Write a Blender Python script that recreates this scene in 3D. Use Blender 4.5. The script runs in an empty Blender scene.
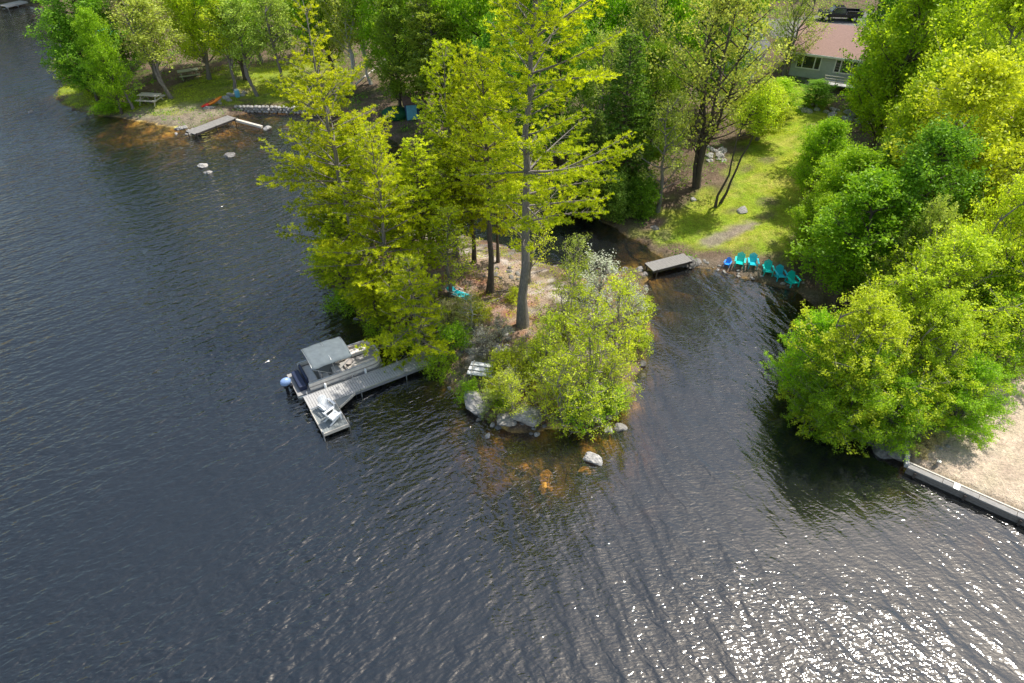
import bpy, math, random
import numpy as np
from mathutils import Vector, Matrix
PI = math.pi
C = bpy.context.scene.collection
RNG = np.random.default_rng(7)
random.seed(3)

# ------------------------------------------------------------------ camera geometry
CAM_H = 31.0
PITCH = math.radians(39.0)
cP, sP = math.cos(PITCH), math.sin(PITCH)
FPX = 683.0
def W(px, py, z=0.0):
    x = (px-512)/FPX; d = (py-341.5)/FPX
    D = (x, cP-d*sP, -sP-d*cP)
    t = (CAM_H-z)/-D[2]
    return np.array([D[0]*t, D[1]*t, z])

# ------------------------------------------------------------------ terrain
def poly_px(pts): return np.array([W(*p)[:2] for p in pts])
SHORE = [(-140,7),(-60,9),(0,8),(30,6),(52,10),(62,25),(74,40),(84,58),(74,78),(60,88),(56,100),(72,110),(108,117),(140,121),(165,126),(190,130),
         (208,126),(232,116),(262,110),(310,110),(340,116),(372,128),(400,146),(440,170),(480,190),(540,203),(590,214),(622,234),(640,240),(655,250),
         (668,262),(690,266),(708,268),(730,274),(762,284),(795,292),(812,310),(818,345),(832,395),(862,432),(885,450),(905,461),(911,468),(965,493),(1024,519),(1160,580)]
mp = poly_px(SHORE)
MAIN = np.vstack([[[-900,1200],[-900,330],[-260,210]], mp, [[70,8],[140,-60],[900,-200],[900,1200]]])
ISL = poly_px([(335,235),(326,262),(335,298),(362,322),(405,342),(432,362),(452,392),(472,412),(500,426),(540,431),(582,428),(610,416),(632,394),
               (645,362),(648,328),(642,300),(650,276),(632,268),(612,272),(588,278),(560,268),(530,258),(500,246),(470,238),(430,232),(380,226)])
LAWN = poly_px([(640,238),(660,225),(690,205),(720,200),(745,150),(770,118),(810,118),(835,150),(830,200),(810,250),(795,270),(760,262),(725,256),(690,254),(660,248)])
LEFTG = poly_px([(52,92),(60,85),(100,85),(150,108),(180,92),(235,74),(330,70),(345,110),(240,106),(180,118),(140,118),(100,118),(60,106)])
PATHP = poly_px([(700,243),(748,229),(757,233),(742,241),(712,252),(700,251)])
BEACH = poly_px([(696,258),(730,264),(790,272),(812,300),(812,310),(795,292),(762,284),(730,274),(700,268)])
SANDL = poly_px([(900,458),(925,418),(975,395),(1024,380),(1200,350),(1300,660),(1024,519),(911,468)])
GRAVEL = poly_px([(790, 99), (830, 104), (868, 113), (900, 118), (898, 134), (860, 130), (820, 121), (788, 113)])
COVEB = poly_px([(100,116),(160,112),(215,104),(232,112),(190,132),(140,124)])
ISBARE = poly_px([(440,262),(520,265),(560,300),(545,345),(500,350),(455,320),(430,290)])

def sdist(P, poly):
    """signed distance, positive inside"""
    out = np.empty(len(P)); step = 40000
    a = poly; b = np.roll(poly, -1, 0); e = b-a; ee = (e**2).sum(1)
    for i in range(0, len(P), step):
        p = P[i:i+step]
        w = p[:, None, :]-a[None]
        t = np.clip((w*e).sum(2)/ee, 0, 1)
        d2 = ((w-t[..., None]*e)**2).sum(2).min(1)
        y0 = a[:, 1][None]; y1 = b[:, 1][None]; py = p[:, 1][:, None]; px = p[:, 0][:, None]
        cond = (y0 > py) != (y1 > py)
        xi = e[:, 0]*(py-y0)/(y1-y0+1e-12)+a[:, 0]
        ins = ((cond & (px < xi)).sum(1) % 2).astype(bool)
        out[i:i+step] = np.sqrt(d2)*np.where(ins, 1, -1)
    return out
_r = np.random.default_rng(11)
_K = [(_r.uniform(0, 2*PI), _r.uniform(.7, 1.3), _r.uniform(0, 6.28)) for _ in range(28)]
def sn(x, y, s, k0=0, n=7):
    v = 0
    for a, f, p in _K[k0:k0+n]: v = v+np.sin((x*math.cos(a)+y*math.sin(a))*f*6.28/s+p)
    return v/math.sqrt(n)
def sm(x, a, b):
    t = np.clip((x-a)/(b-a), 0, 1); return t*t*(3-2*t)
def terrain(P):
    x, y = P[:, 0], P[:, 1]
    dm = sdist(P, MAIN); di = sdist(P, ISL)
    wall = 1-sm(np.abs(sdist(P, SANDL)), 1.0, 3.0)*(sdist(P, SANDL) < 0)
    n = (.22*sn(x, y, 3.1)+.12*sn(x, y, 1.3, 9))*(1-wall)
    dm2 = dm+n; di2 = di+n
    d = np.maximum(dm2, di2)
    sand = sm(sdist(P, SANDL), -.3, .3)
    zm = .5*(1-np.exp(-np.maximum(dm2, 0)/1.2)) + np.clip(dm2-3, 0, 90)*.1*sm(y, 40, 62)*(1-.35*sm(-x, 10, 40)) + .12*sn(x, y, 9, 14)*sm(dm2, 1, 6)
    zm = zm*(1-sand)+sand*.40*sm(dm, .05, .3)
    zi = 1.15*(1-np.exp(-np.maximum(di2, 0)/1.6)) + .13*sn(x, y, 4, 3)*sm(di2, .5, 2.5)
    land = np.where(dm2 > di2, zm, zi)
    k = .6+0*x
    k = k-.50*np.exp(-((x+38)**2/20**2+(y-76)**2/9**2))-.42*np.exp(-((x-3)**2/8**2+(y-26)**2/6**2))-.45*np.exp(-((x-11)**2/4**2+(y-48)**2/5**2))
    dep = -k*np.maximum(-d, 0)*(1+.25*sn(x, y, 2.4, 5)); dep = np.maximum(dep, -4)
    z = np.where(d > 0, land, dep)
    return z, d, dm2, di2, sand
def hz(x, y): return float(terrain(np.array([[x, y]], float))[0][0])
def G(px, py, dz=0):
    z = 1.0
    for _ in range(12):
        p = W(px, py, z); z = .5*z+.5*max(hz(p[0], p[1]), 0)
    p = W(px, py, z); return Vector((p[0], p[1], z+dz))
def Wv(px, py, z): return Vector(W(px, py, z).tolist())

# ------------------------------------------------------------------ object helpers
def mesh_np(name, verts, faces, mat=None, parent=None, smooth=False, col=None, label=None):
    verts = np.asarray(verts, np.float32); faces = np.asarray(faces, np.int32)
    me = bpy.data.meshes.new(name)
    me.vertices.add(len(verts)); me.vertices.foreach_set('co', verts.ravel())
    k = faces.shape[1]
    me.loops.add(faces.size); me.loops.foreach_set('vertex_index', faces.ravel())
    me.polygons.add(len(faces))
    me.polygons.foreach_set('loop_start', np.arange(0, faces.size, k, dtype=np.int32))
    me.polygons.foreach_set('loop_total', np.full(len(faces), k, np.int32))
    if smooth: me.polygons.foreach_set('use_smooth', np.ones(len(faces), bool))
    me.update(calc_edges=True)
    if col is not None:
        ca = me.color_attributes.new('tint', 'FLOAT_COLOR', 'POINT')
        ca.data.foreach_set('color', np.asarray(col, np.float32).ravel())
    o = bpy.data.objects.new(name, me); C.objects.link(o)
    if mat: me.materials.append(mat)
    if parent: o.parent = parent
    if label: o['label'] = label
    return o
def tag(o, label, cat, group=None):
    o['label'] = label; o['category'] = cat
    if group: o['group'] = group
    return o
def thing(name, label, cat, loc=(0, 0, 0), rz=0, group=None):
    o = bpy.data.objects.new(name, None); C.objects.link(o)
    o.empty_display_size = .2
    o.location = loc; o.rotation_euler = (0, 0, rz)
    return tag(o, label, cat, group)
def dup(root, loc, rz, scale=None, label=None, group=None, rx=0, ry=0):
    r = root.copy(); C.objects.link(r); r.location = loc; r.rotation_euler = (rx, ry, rz)
    if scale: r.scale = scale
    if label: r['label'] = label
    if group: r['group'] = group
    for ch in list(root.children):
        c = ch.copy(); C.objects.link(c); c.parent = r
        for g in ch.children:
            d = g.copy(); C.objects.link(d); d.parent = c
    return r

class MB:
    def __init__(s): s.v = []; s.f = []
    def add(s, vs, fs):
        n = len(s.v); s.v += [tuple(v) for v in vs]; s.f += [tuple(i+n for i in f) for f in fs]; return s
    def box(s, c, size, M=None, taper=1.0):
        x, y, z = size[0]/2, size[1]/2, size[2]/2
        vs = [Vector((sx*x*(taper if sz > 0 else 1), sy*y*(taper if sz > 0 else 1), sz*z)) for sx in (-1, 1) for sy in (-1, 1) for sz in (-1, 1)]
        if M: vs = [M @ v for v in vs]
        c = Vector(c); vs = [v+c for v in vs]
        return s.add(vs, [(0, 1, 3, 2), (4, 6, 7, 5), (0, 4, 5, 1), (2, 3, 7, 6), (0, 2, 6, 4), (1, 5, 7, 3)])
    def bar(s, a, b, w, h=None, up=(0, 0, 1)):
        a = Vector(a); b = Vector(b); d = (b-a); L = d.length; d.normalize()
        u = Vector(up); sx = d.cross(u)
        if sx.length < 1e-4: sx = d.cross(Vector((1, 0, 0)))
        sx.normalize(); uz = sx.cross(d)
        M = Matrix((d, sx, uz)).transposed()
        return s.box((a+b)/2, (L, w, h or w), M)
    def tube(s, pts, r, n=8, cap=True):
        pts = [Vector(p) for p in pts]; k = len(pts); base = len(s.v)
        if not hasattr(r, '__len__'): r = [r]*k
        ref = Vector((0, 0, 1)); 
        vs = []
        for i, p in enumerate(pts):
            d = (pts[min(i+1, k-1)]-pts[max(i-1, 0)]).normalized()
            a = d.cross(ref)
            if a.length < .1: a = d.cross(Vector((0, 1, 0)))
            a.normalize(); b = d.cross(a)
            for j in range(n):
                t = 2*PI*j/n; vs.append(p+(a*math.cos(t)+b*math.sin(t))*r[i])
        fs = [(i*n+j, i*n+(j+1) % n, (i+1)*n+(j+1) % n, (i+1)*n+j) for i in range(k-1) for j in range(n)]
        if cap: fs += [tuple(range(n))[::-1], tuple((k-1)*n+j for j in range(n))]
        return s.add(vs, fs)
    def prism(s, outline, z0, z1):
        n = len(outline)
        vs = [(x, y, z0) for x, y in outline]+[(x, y, z1) for x, y in outline]
        fs = [tuple(range(n))[::-1], tuple(range(n, 2*n))]+[(i, (i+1) % n, n+(i+1) % n, n+i) for i in range(n)]
        return s.add(vs, fs)
    def ell(s, c, r, n=12, m=8):
        vs = [(c[0]+r[0]*math.sin(PI*i/m)*math.cos(2*PI*j/n), c[1]+r[1]*math.sin(PI*i/m)*math.sin(2*PI*j/n), c[2]+r[2]*math.cos(PI*i/m)) for i in range(m+1) for j in range(n)]
        fs = [(i*n+j, (i+1)*n+j, (i+1)*n+(j+1) % n, i*n+(j+1) % n) for i in range(m) for j in range(n)]
        return s.add(vs, fs)
    def build(s, name, mat, parent=None, smooth=False, bevel=0, label=None):
        me = bpy.data.meshes.new(name); me.from_pydata([tuple(v) for v in s.v], [], s.f); me.validate(); me.update()
        if smooth: me.polygons.foreach_set('use_smooth', np.ones(len(me.polygons), bool))
        me.materials.append(mat)
        o = bpy.data.objects.new(name, me); C.objects.link(o)
        if parent: o.parent = parent
        if bevel:
            b = o.modifiers.new('bevel', 'BEVEL'); b.width = bevel; b.segments = 2; b.limit_method = 'ANGLE'
        if label: o['label'] = label
        return o

# ------------------------------------------------------------------ materials
def newmat(name):
    m = bpy.data.materials.new(name); m.use_nodes = True; nt = m.node_tree; nt.nodes.clear()
    return m, nt, nt.nodes, nt.links
def mat(name, col, rough=.7, var=.25, scale=6.0, stretch=(1, 1, 1), metal=0.0, bump=.0, bscale=20, col2=None, spec=.4, rnd=0.0):
    m, nt, N, L = newmat(name)
    out = N.new('ShaderNodeOutputMaterial'); p = N.new('ShaderNodeBsdfPrincipled'); L.new(p.outputs[0], out.inputs[0])
    p.inputs['Roughness'].default_value = rough; p.inputs['Metallic'].default_value = metal; p.inputs['Specular IOR Level'].default_value = spec
    tc = N.new('ShaderNodeTexCoord'); mp_ = N.new('ShaderNodeMapping'); mp_.inputs['Scale'].default_value = stretch; L.new(tc.outputs['Object'], mp_.inputs[0])
    nz = N.new('ShaderNodeTexNoise'); nz.inputs['Scale'].default_value = scale; nz.inputs['Detail'].default_value = 6; nz.inputs['Roughness'].default_value = .65
    L.new(mp_.outputs[0], nz.inputs['Vector'])
    rp = N.new('ShaderNodeValToRGB'); rp.color_ramp.elements[0].position = .3; rp.color_ramp.elements[1].position = .7
    c2 = col2 or tuple(min(1, c*(1+var)) for c in col); c1 = tuple(c*(1-var) for c in col)
    rp.color_ramp.elements[0].color = (*c1, 1); rp.color_ramp.elements[1].color = (*c2, 1)
    L.new(nz.outputs['Fac'], rp.inputs[0])
    src = rp.outputs[0]
    if rnd:
        oi = N.new('ShaderNodeObjectInfo'); hs = N.new('ShaderNodeHueSaturation'); mr = N.new('ShaderNodeMapRange')
        mr.inputs['To Min'].default_value = 1-rnd; mr.inputs['To Max'].default_value = 1+rnd
        L.new(oi.outputs['Random'], mr.inputs['Value']); L.new(mr.outputs[0], hs.inputs['Value']); L.new(src, hs.inputs['Color']); src = hs.outputs[0]
    L.new(src, p.inputs['Base Color'])
    if bump:
        n2 = N.new('ShaderNodeTexNoise'); n2.inputs['Scale'].default_value = bscale; n2.inputs['Detail'].default_value = 8; L.new(mp_.outputs[0], n2.inputs['Vector'])
        b = N.new('ShaderNodeBump'); b.inputs['Strength'].default_value = 1; b.inputs['Distance'].default_value = bump; L.new(n2.outputs['Fac'], b.inputs['Height']); L.new(b.outputs[0], p.inputs['Normal'])
    return m
def leafmat(name, ca, cb, trans=.45, tcol=None, rnd=.18, hue=.02):
    """diffuse + translucent leaf; the tint attribute (per leaf / clump) mixes two real leaf colours"""
    m, nt, N, L = newmat(name)
    out = N.new('ShaderNodeOutputMaterial')
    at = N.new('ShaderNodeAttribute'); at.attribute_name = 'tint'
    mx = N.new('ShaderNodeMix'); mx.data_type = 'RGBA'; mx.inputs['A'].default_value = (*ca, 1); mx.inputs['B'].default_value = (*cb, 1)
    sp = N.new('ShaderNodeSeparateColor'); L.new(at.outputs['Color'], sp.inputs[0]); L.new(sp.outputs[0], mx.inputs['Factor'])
    oi = N.new('ShaderNodeObjectInfo'); hs = N.new('ShaderNodeHueSaturation')
    mr = N.new('ShaderNodeMapRange'); mr.inputs['To Min'].default_value = 1-rnd; mr.inputs['To Max'].default_value = 1+rnd
    mr2 = N.new('ShaderNodeMapRange'); mr2.inputs['To Min'].default_value = .5-hue; mr2.inputs['To Max'].default_value = .5+hue
    fr = N.new('ShaderNodeMath'); fr.operation = 'MULTIPLY'; fr.inputs[1].default_value = 7.31; f2 = N.new('ShaderNodeMath'); f2.operation = 'FRACT'
    L.new(oi.outputs['Random'], mr.inputs['Value']); L.new(oi.outputs['Random'], fr.inputs[0]); L.new(fr.outputs[0], f2.inputs[0]); L.new(f2.outputs[0], mr2.inputs['Value'])
    L.new(mr.outputs[0], hs.inputs['Value']); L.new(mr2.outputs[0], hs.inputs['Hue']); L.new(mx.outputs['Result'], hs.inputs['Color'])
    df = N.new('ShaderNodeBsdfDiffuse'); tr = N.new('ShaderNodeBsdfTranslucent'); ms = N.new('ShaderNodeMixShader'); ms.inputs[0].default_value = trans
    L.new(hs.outputs[0], df.inputs[0])
    tm = N.new('ShaderNodeMix'); tm.data_type = 'RGBA'; tm.blend_type = 'MULTIPLY'; tm.inputs['Factor'].default_value = 1
    tm.inputs['B'].default_value = (*(tcol or (1.12, 1.12, .5)), 1); L.new(hs.outputs[0], tm.inputs['A']); L.new(tm.outputs['Result'], tr.inputs[0])
    L.new(df.outputs[0], ms.inputs[1]); L.new(tr.outputs[0], ms.inputs[2])
    gl = N.new('ShaderNodeBsdfGlossy'); gl.inputs['Roughness'].default_value = .5; gl.inputs[0].default_value = (1, 1, 1, 1)
    m2 = N.new('ShaderNodeMixShader'); m2.inputs[0].default_value = .014
    L.new(ms.outputs[0], m2.inputs[1]); L.new(gl.outputs[0], m2.inputs[2]); L.new(m2.outputs[0], out.inputs[0])
    return m
M = {}
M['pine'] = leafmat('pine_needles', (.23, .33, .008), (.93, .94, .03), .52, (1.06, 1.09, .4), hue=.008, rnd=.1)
M['pinedark'] = leafmat('pine_needles_dark', (.12, .18, .02), (.42, .48, .05), .4)  # dark olive needles of the background pines
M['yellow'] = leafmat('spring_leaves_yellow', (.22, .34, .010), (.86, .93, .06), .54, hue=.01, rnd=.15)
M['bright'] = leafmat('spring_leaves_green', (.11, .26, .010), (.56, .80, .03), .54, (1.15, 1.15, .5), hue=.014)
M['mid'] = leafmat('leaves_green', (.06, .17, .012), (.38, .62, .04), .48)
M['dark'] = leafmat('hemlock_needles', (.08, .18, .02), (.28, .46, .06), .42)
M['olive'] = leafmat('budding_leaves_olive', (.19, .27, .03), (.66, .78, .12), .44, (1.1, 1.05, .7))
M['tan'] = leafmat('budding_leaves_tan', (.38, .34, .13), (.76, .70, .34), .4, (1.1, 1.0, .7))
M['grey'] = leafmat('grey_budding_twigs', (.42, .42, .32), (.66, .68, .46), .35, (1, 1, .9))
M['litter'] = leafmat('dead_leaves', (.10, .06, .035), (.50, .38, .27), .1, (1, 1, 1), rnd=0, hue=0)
M['bark'] = mat('bark', (.10, .078, .062), .9, .45, 5, (3, 3, .6), bump=.02, bscale=14)
M['barkgrey'] = mat('bark_grey', (.22, .19, .165), .9, .4, 5, (3, 3, .6), bump=.02, bscale=14)
M['birch'] = mat('bark_birch', (.5, .47, .42), .8, .35, 5, (1, 1, 5), bump=.004)
M['rock'] = mat('granite', (.20, .185, .165), .9, .5, 3, bump=.04, bscale=7, rnd=.25)
M['rocklight'] = mat('granite_pale', (.33, .31, .28), .9, .5, 3, bump=.05, bscale=7, rnd=.15)
M['rockorange'] = mat('algae_rock', (.40, .20, .03), .9, .9, 2.5, bump=.04, bscale=7)
M['greywood'] = mat('weathered_wood', (.40, .39, .37), .85, .3, 6, (.5, 8, 4), bump=.004, bscale=30)
M['palewood'] = mat('pale_wood', (.55, .50, .42), .8, .3, 6, (1, 8, 4), bump=.004)
M['deckgrey'] = mat('composite_decking', (.21, .225, .215), .7, .2, 6, (1, 8, 4), bump=.002)
M['darkwood'] = mat('dark_wood', (.07, .055, .045), .85, .4, 6, (1, 8, 4), bump=.005)
M['capwood'] = mat('worn_cap_wood', (.26, .245, .225), .85, .45, 4, (1, 8, 4), bump=.006)
M['dockold'] = mat('old_dock_wood', (.24, .225, .205), .85, .45, 4, (1, 8, 4), bump=.006)
M['wallwood'] = mat('wet_grey_wood', (.17, .15, .13), .85, .4, 6, (1, 8, 4), bump=.005)
M['tablewood'] = mat('pale_picnic_wood', (.42, .42, .27), .85, .3, 6, (1, 8, 4), bump=.004)
M['white'] = mat('white_plastic', (.80, .80, .78), .45, .04)
M['whitepaint'] = mat('white_paint', (.72, .71, .67), .6, .12, 3)
M['teal'] = mat('teal_plastic', (.0, .62, .52), .5, .12, 3)
M['tealb'] = mat('turquoise_plastic', (.01, .5, .58), .5, .12, 3)
M['blue'] = mat('blue_plastic', (.02, .28, .85), .5, .12, 3)
M['alu'] = mat('aluminium', (.55, .55, .54), .35, .12, 4, metal=.8)
M['cream'] = mat('cream_vinyl', (.68, .62, .54), .55, .15, 4)
M['taupe'] = mat('taupe_vinyl', (.34, .30, .27), .6, .2, 4)
M['carpet'] = mat('boat_carpet', (.32, .305, .28), .95, .2, 40, bump=.004, bscale=90)
M['navy'] = mat('navy_vinyl', (.02, .028, .06), .5, .3, 4)
M['canvas'] = mat('grey_canvas', (.135, .16, .17), .85, .15, 3, bump=.03, bscale=3)
M['cowl'] = mat('pale_blue_cowl', (.26, .38, .62), .3, .15, 3, spec=.6)
M['black'] = mat('black_gloss', (.012, .012, .014), .25, .3, 3, spec=.6)
M['rubber'] = mat('rubber', (.02, .02, .02), .8)
M['glass'] = mat('dark_glass', (.02, .028, .032), .08, .3, 1, spec=.9)
M['roofred'] = mat('red_brown_shingles', (.33, .205, .165), .9, .3, 5, (1, 6, 1), bump=.01, bscale=10)
M['roofgrey'] = mat('grey_shingles', (.12, .12, .12), .9, .3, 5, bump=.01)
M['siding'] = mat('grey_green_siding', (.40, .43, .41), .8, .1, 2)
M['sidingwhite'] = mat('white_siding', (.72, .72, .72), .8, .1, 2)
M['ltblue'] = mat('light_blue_paint', (.16, .47, .62), .7, .15, 3)
M['dkblue'] = mat('dark_blue_paint', (.03, .07, .15), .7, .15, 3)
M['brownroof'] = mat('brown_roof', (.14, .085, .065), .9, .3, 4)
M['tarp'] = mat('green_tarp', (.01, .09, .03), .6, .3, 3)
M['tealtarp'] = mat('teal_tarp', (.03, .42, .46), .6, .15, 2)
M['orange'] = mat('orange_plastic', (.75, .22, .01), .45, .1)
M['red'] = mat('red_plastic', (.65, .03, .015), .45, .1)
M['tire'] = M['rubber']

# ground
def ground_material():
    m, nt, N, L = newmat('ground')
    out = N.new('ShaderNodeOutputMaterial'); p = N.new('ShaderNodeBsdfPrincipled'); L.new(p.outputs[0], out.inputs[0])
    p.inputs['Roughness'].default_value = .95; p.inputs['Specular IOR Level'].default_value = .1
    at = N.new('ShaderNodeAttribute'); at.attribute_name = 'tint'
    tc = N.new('ShaderNodeTexCoord')
    def noise(s, d=6, r=.65):
        n = N.new('ShaderNodeTexNoise'); n.inputs['Scale'].default_value = s; n.inputs['Detail'].default_value = d; n.inputs['Roughness'].default_value = r
        L.new(tc.outputs['Object'], n.inputs['Vector']); return n
    a = noise(1.3, 8, .75); b = noise(.35, 5); c = noise(9, 5)
    mr = N.new('ShaderNodeMapRange'); mr.inputs['From Min'].default_value = .3; mr.inputs['From Max'].default_value = .7; mr.inputs['To Min'].default_value = .5; mr.inputs['To Max'].default_value = 1.5
    L.new(a.outputs['Fac'], mr.inputs['Value'])
    mc = N.new('ShaderNodeMapRange'); mc.inputs['From Min'].default_value = .3; mc.inputs['From Max'].default_value = .7; mc.inputs['To Min'].default_value = .65; mc.inputs['To Max'].default_value = 1.35
    L.new(c.outputs['Fac'], mc.inputs['Value'])
    ml = N.new('ShaderNodeMath'); ml.operation = 'MULTIPLY'; L.new(mr.outputs[0], ml.inputs[0]); L.new(mc.outputs[0], ml.inputs[1])
    v = N.new('ShaderNodeHueSaturation'); L.new(at.outputs['Color'], v.inputs['Color']); L.new(ml.outputs[0], v.inputs['Value'])
    h = N.new('ShaderNodeMapRange'); h.inputs['From Min'].default_value = .3; h.inputs['From Max'].default_value = .7; h.inputs['To Min'].default_value = .475; h.inputs['To Max'].default_value = .52
    L.new(b.outputs['Fac'], h.inputs['Value']); L.new(h.outputs[0], v.inputs['Hue'])
    L.new(v.outputs[0], p.inputs['Base Color'])
    bp = N.new('ShaderNodeBump'); bp.inputs['Distance'].default_value = .12; L.new(ml.outputs[0], bp.inputs['Height']); L.new(bp.outputs[0], p.inputs['Normal'])
    return m
def water_material():
    m, nt, N, L = newmat('lake_water')
    out = N.new('ShaderNodeOutputMaterial'); tc = N.new('ShaderNodeTexCoord')
    def wave(rot, sx, sy, scale, detail, dist=.0, rough=.5):
        mp_ = N.new('ShaderNodeMapping'); mp_.vector_type = 'TEXTURE'; mp_.inputs['Rotation'].default_value = (0, 0, rot); mp_.inputs['Scale'].default_value = (1/sx, 1/sy, 1)
        L.new(tc.outputs['Object'], mp_.inputs[0])
        n = N.new('ShaderNodeTexNoise'); n.inputs['Scale'].default_value = scale; n.inputs['Detail'].default_value = detail; n.inputs['Roughness'].default_value = rough
        n.inputs['Distortion'].default_value = dist
        L.new(mp_.outputs[0], n.inputs['Vector']); return n.outputs['Fac']
    def mul(a, b):
        x = N.new('ShaderNodeMath'); x.operation = 'MULTIPLY'
        for i, q in enumerate((a, b)):
            if isinstance(q, (int, float)): x.inputs[i].default_value = q
            else: L.new(q, x.inputs[i])
        return x.outputs[0]
    def add(a, b):
        x = N.new('ShaderNodeMath'); x.operation = 'ADD'; L.new(a, x.inputs[0]); L.new(b, x.inputs[1]); return x.outputs[0]
    # region mask: ripples left of the island follow the wind, those right of it fan out
    sx = N.new('ShaderNodeSeparateXYZ'); L.new(tc.outputs['Object'], sx.inputs[0])
    mk = N.new('ShaderNodeMapRange'); mk.interpolation_type = 'SMOOTHSTEP'; mk.inputs['From Min'].default_value = -9; mk.inputs['From Max'].default_value = 6; L.new(sx.outputs[0], mk.inputs['Value'])
    inv = N.new('ShaderNodeMath'); inv.operation = 'SUBTRACT'; inv.inputs[0].default_value = 1; L.new(mk.outputs[0], inv.inputs[1])
    A = add(mul(wave(math.radians(42), .38, 1, 1.4, 2, .3), .22), mul(wave(math.radians(25), .5, 1, 3.6, 1, .3), .105))
    B = add(mul(wave(math.radians(-72), .3, 1, .8, 1.5, .4), .18), mul(wave(math.radians(-50), .5, 1, 2.6, 1.5, .5), .052))
    Cc = mul(wave(math.radians(5), .45, 1, 6.8, 1.5, .4), .026)
    patch = wave(0, 1, 1, .06, 2)
    pr = N.new('ShaderNodeMapRange'); pr.inputs['From Min'].default_value = .35; pr.inputs['From Max'].default_value = .65; pr.inputs['To Min'].default_value = .45; pr.inputs['To Max'].default_value = 1.2; L.new(patch, pr.inputs['Value'])
    Hh = add(add(mul(A, inv.outputs[0]), mul(B, mk.outputs[0])), Cc)
    Hh = mul(Hh, pr.outputs[0])
    bp = N.new('ShaderNodeBump'); bp.inputs['Strength'].default_value = 1; bp.inputs['Distance'].default_value = 1.0; L.new(Hh, bp.inputs['Height'])
    fr = N.new('ShaderNodeFresnel'); fr.inputs['IOR'].default_value = 1.92; L.new(bp.outputs[0], fr.inputs['Normal'])
    gl = N.new('ShaderNodeBsdfGlossy'); gl.inputs['Roughness'].default_value = .07; L.new(bp.outputs[0], gl.inputs['Normal']); gl.inputs[0].default_value = (.94, .94, .90, 1)
    tr = N.new('ShaderNodeBsdfTransparent'); tr.inputs[0].default_value = (.94, .88, .72, 1)
    df = N.new('ShaderNodeBsdfDiffuse'); df.inputs[0].default_value = (.040, .046, .050, 1); L.new(bp.outputs[0], df.inputs['Normal'])
    m0 = N.new('ShaderNodeMixShader'); m0.inputs[0].default_value = .2; L.new(tr.outputs[0], m0.inputs[1]); L.new(df.outputs[0], m0.inputs[2])
    ms = N.new('ShaderNodeMixShader'); L.new(fr.outputs[0], ms.inputs[0]); L.new(m0.outputs[0], ms.inputs[1]); L.new(gl.outputs[0], ms.inputs[2]); L.new(ms.outputs[0], out.inputs[0])
    return m

# ------------------------------------------------------------------ ground + lake
def axis(lo, hi, step, far, k=22):
    mid = np.arange(lo, hi+1e-6, step)
    g = np.geomspace(step*2, far, k)
    return np.concatenate([lo-g[::-1], mid, hi+g])
gx = axis(-100, 100, .45, 1500); gy = axis(8, 135, .45, 1500)
XX, YY = np.meshgrid(gx, gy); P = np.stack([XX.ravel(), YY.ravel()], 1)
Z, D, DM, DI, SAND = terrain(P)
x, y = P[:, 0], P[:, 1]
def blend(c, m, col): return c*(1-m[:, None])+np.array(col)[None]*m[:, None]
n1 = sn(x, y, 7); n2 = sn(x, y, 2.6, 8); n3 = sn(x, y, 1.2, 15)
col = np.tile(np.array([.20, .145, .098]), (len(P), 1))
col = blend(col, sm(n2+n3*.6, .3, 1.6)*.6, (.24, .18, .13))
col = blend(col, sm(n1+.5*n2, -.3, 1.2)*.7, (.075, .10, .022))
isl = sm(DI, -.2, .6)
col = blend(col, isl*sm(sdist(P, ISBARE)+.6*n3, -.8, .8)*.85, (.50, .36, .26))
col = blend(col, isl*sm(n2, .6, 1.5)*.6, (.30, .28, .26))
col = blend(col, isl*sm(n3-n1*.6, .7, 1.4)*.7, (.42, .20, .09))
col = blend(col, isl*sm(n3+n1*.7-n2*.4, .8, 1.5)*.7, (.62, .57, .50))
lawn = sm(sdist(P, LAWN)+.9*n2, -.8, 1.5); col = blend(col, lawn, (.31, .38, .035))
col = blend(col, lawn*sm(n1+n3*.7+n2*.4, .2, 1.3)*.8, (.46, .44, .09))
col = blend(col, lawn*sm(-n1+n2*.8, .6, 1.7)*.8, (.2, .17, .09))  # olive-brown mottling: dry patches and mottled shade both put into the colour
lg = sm(sdist(P, LEFTG)+1.2*n2, -.8, 1.5); col = blend(col, lg*.9, (.30, .36, .04)); col = blend(col, lg*sm(n2-n1, .8, 1.7)*.7, (.30, .24, .16))
col = blend(col, sm(sdist(P, COVEB)+.5*n2, -.5, .8)*.75, (.33, .28, .20))
col = blend(col, sm(sdist(P, PATHP)+.15*n3, -.3, .4), (.33, .28, .2))
col = blend(col, sm(sdist(P, BEACH)+.4*n2, -.7, .7)*.9, (.22, .175, .125))
col = blend(col, sm(sdist(P, GRAVEL)+.6*n2, -.4, .8), (.52, .47, .42))
col = blend(col, sm(sdist(P, SANDL), -.3, .5), (.68, .55, .39))
col = blend(col, sm(sdist(P, SANDL), -.3, .5)*sm(n2+.5*n3, .5, 1.6)*.45, (.76, .65, .49))
col = blend(col, sm(.5-np.abs(D), 0, .4)*.6*(1-SAND), (.12, .09, .06))
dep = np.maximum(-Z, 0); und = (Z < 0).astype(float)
bed = np.array([.44, .285, .075])[None]*(1+.35*n3[:, None])*np.exp(-dep[:, None]*np.array([2.0, 2.4, 3.4])[None])  # darkens with depth: light absorbed by the water is put into the bed colour
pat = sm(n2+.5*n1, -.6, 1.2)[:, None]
bed = bed*(.25+.75*pat)*(1+1.4*np.exp(-((x-3)**2/9**2+(y-27)**2/5**2))+1.5*np.exp(-((x+38)**2/20**2+(y-77)**2/8**2)))[:, None]+np.array([.005, .007, .008])[None]
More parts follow.
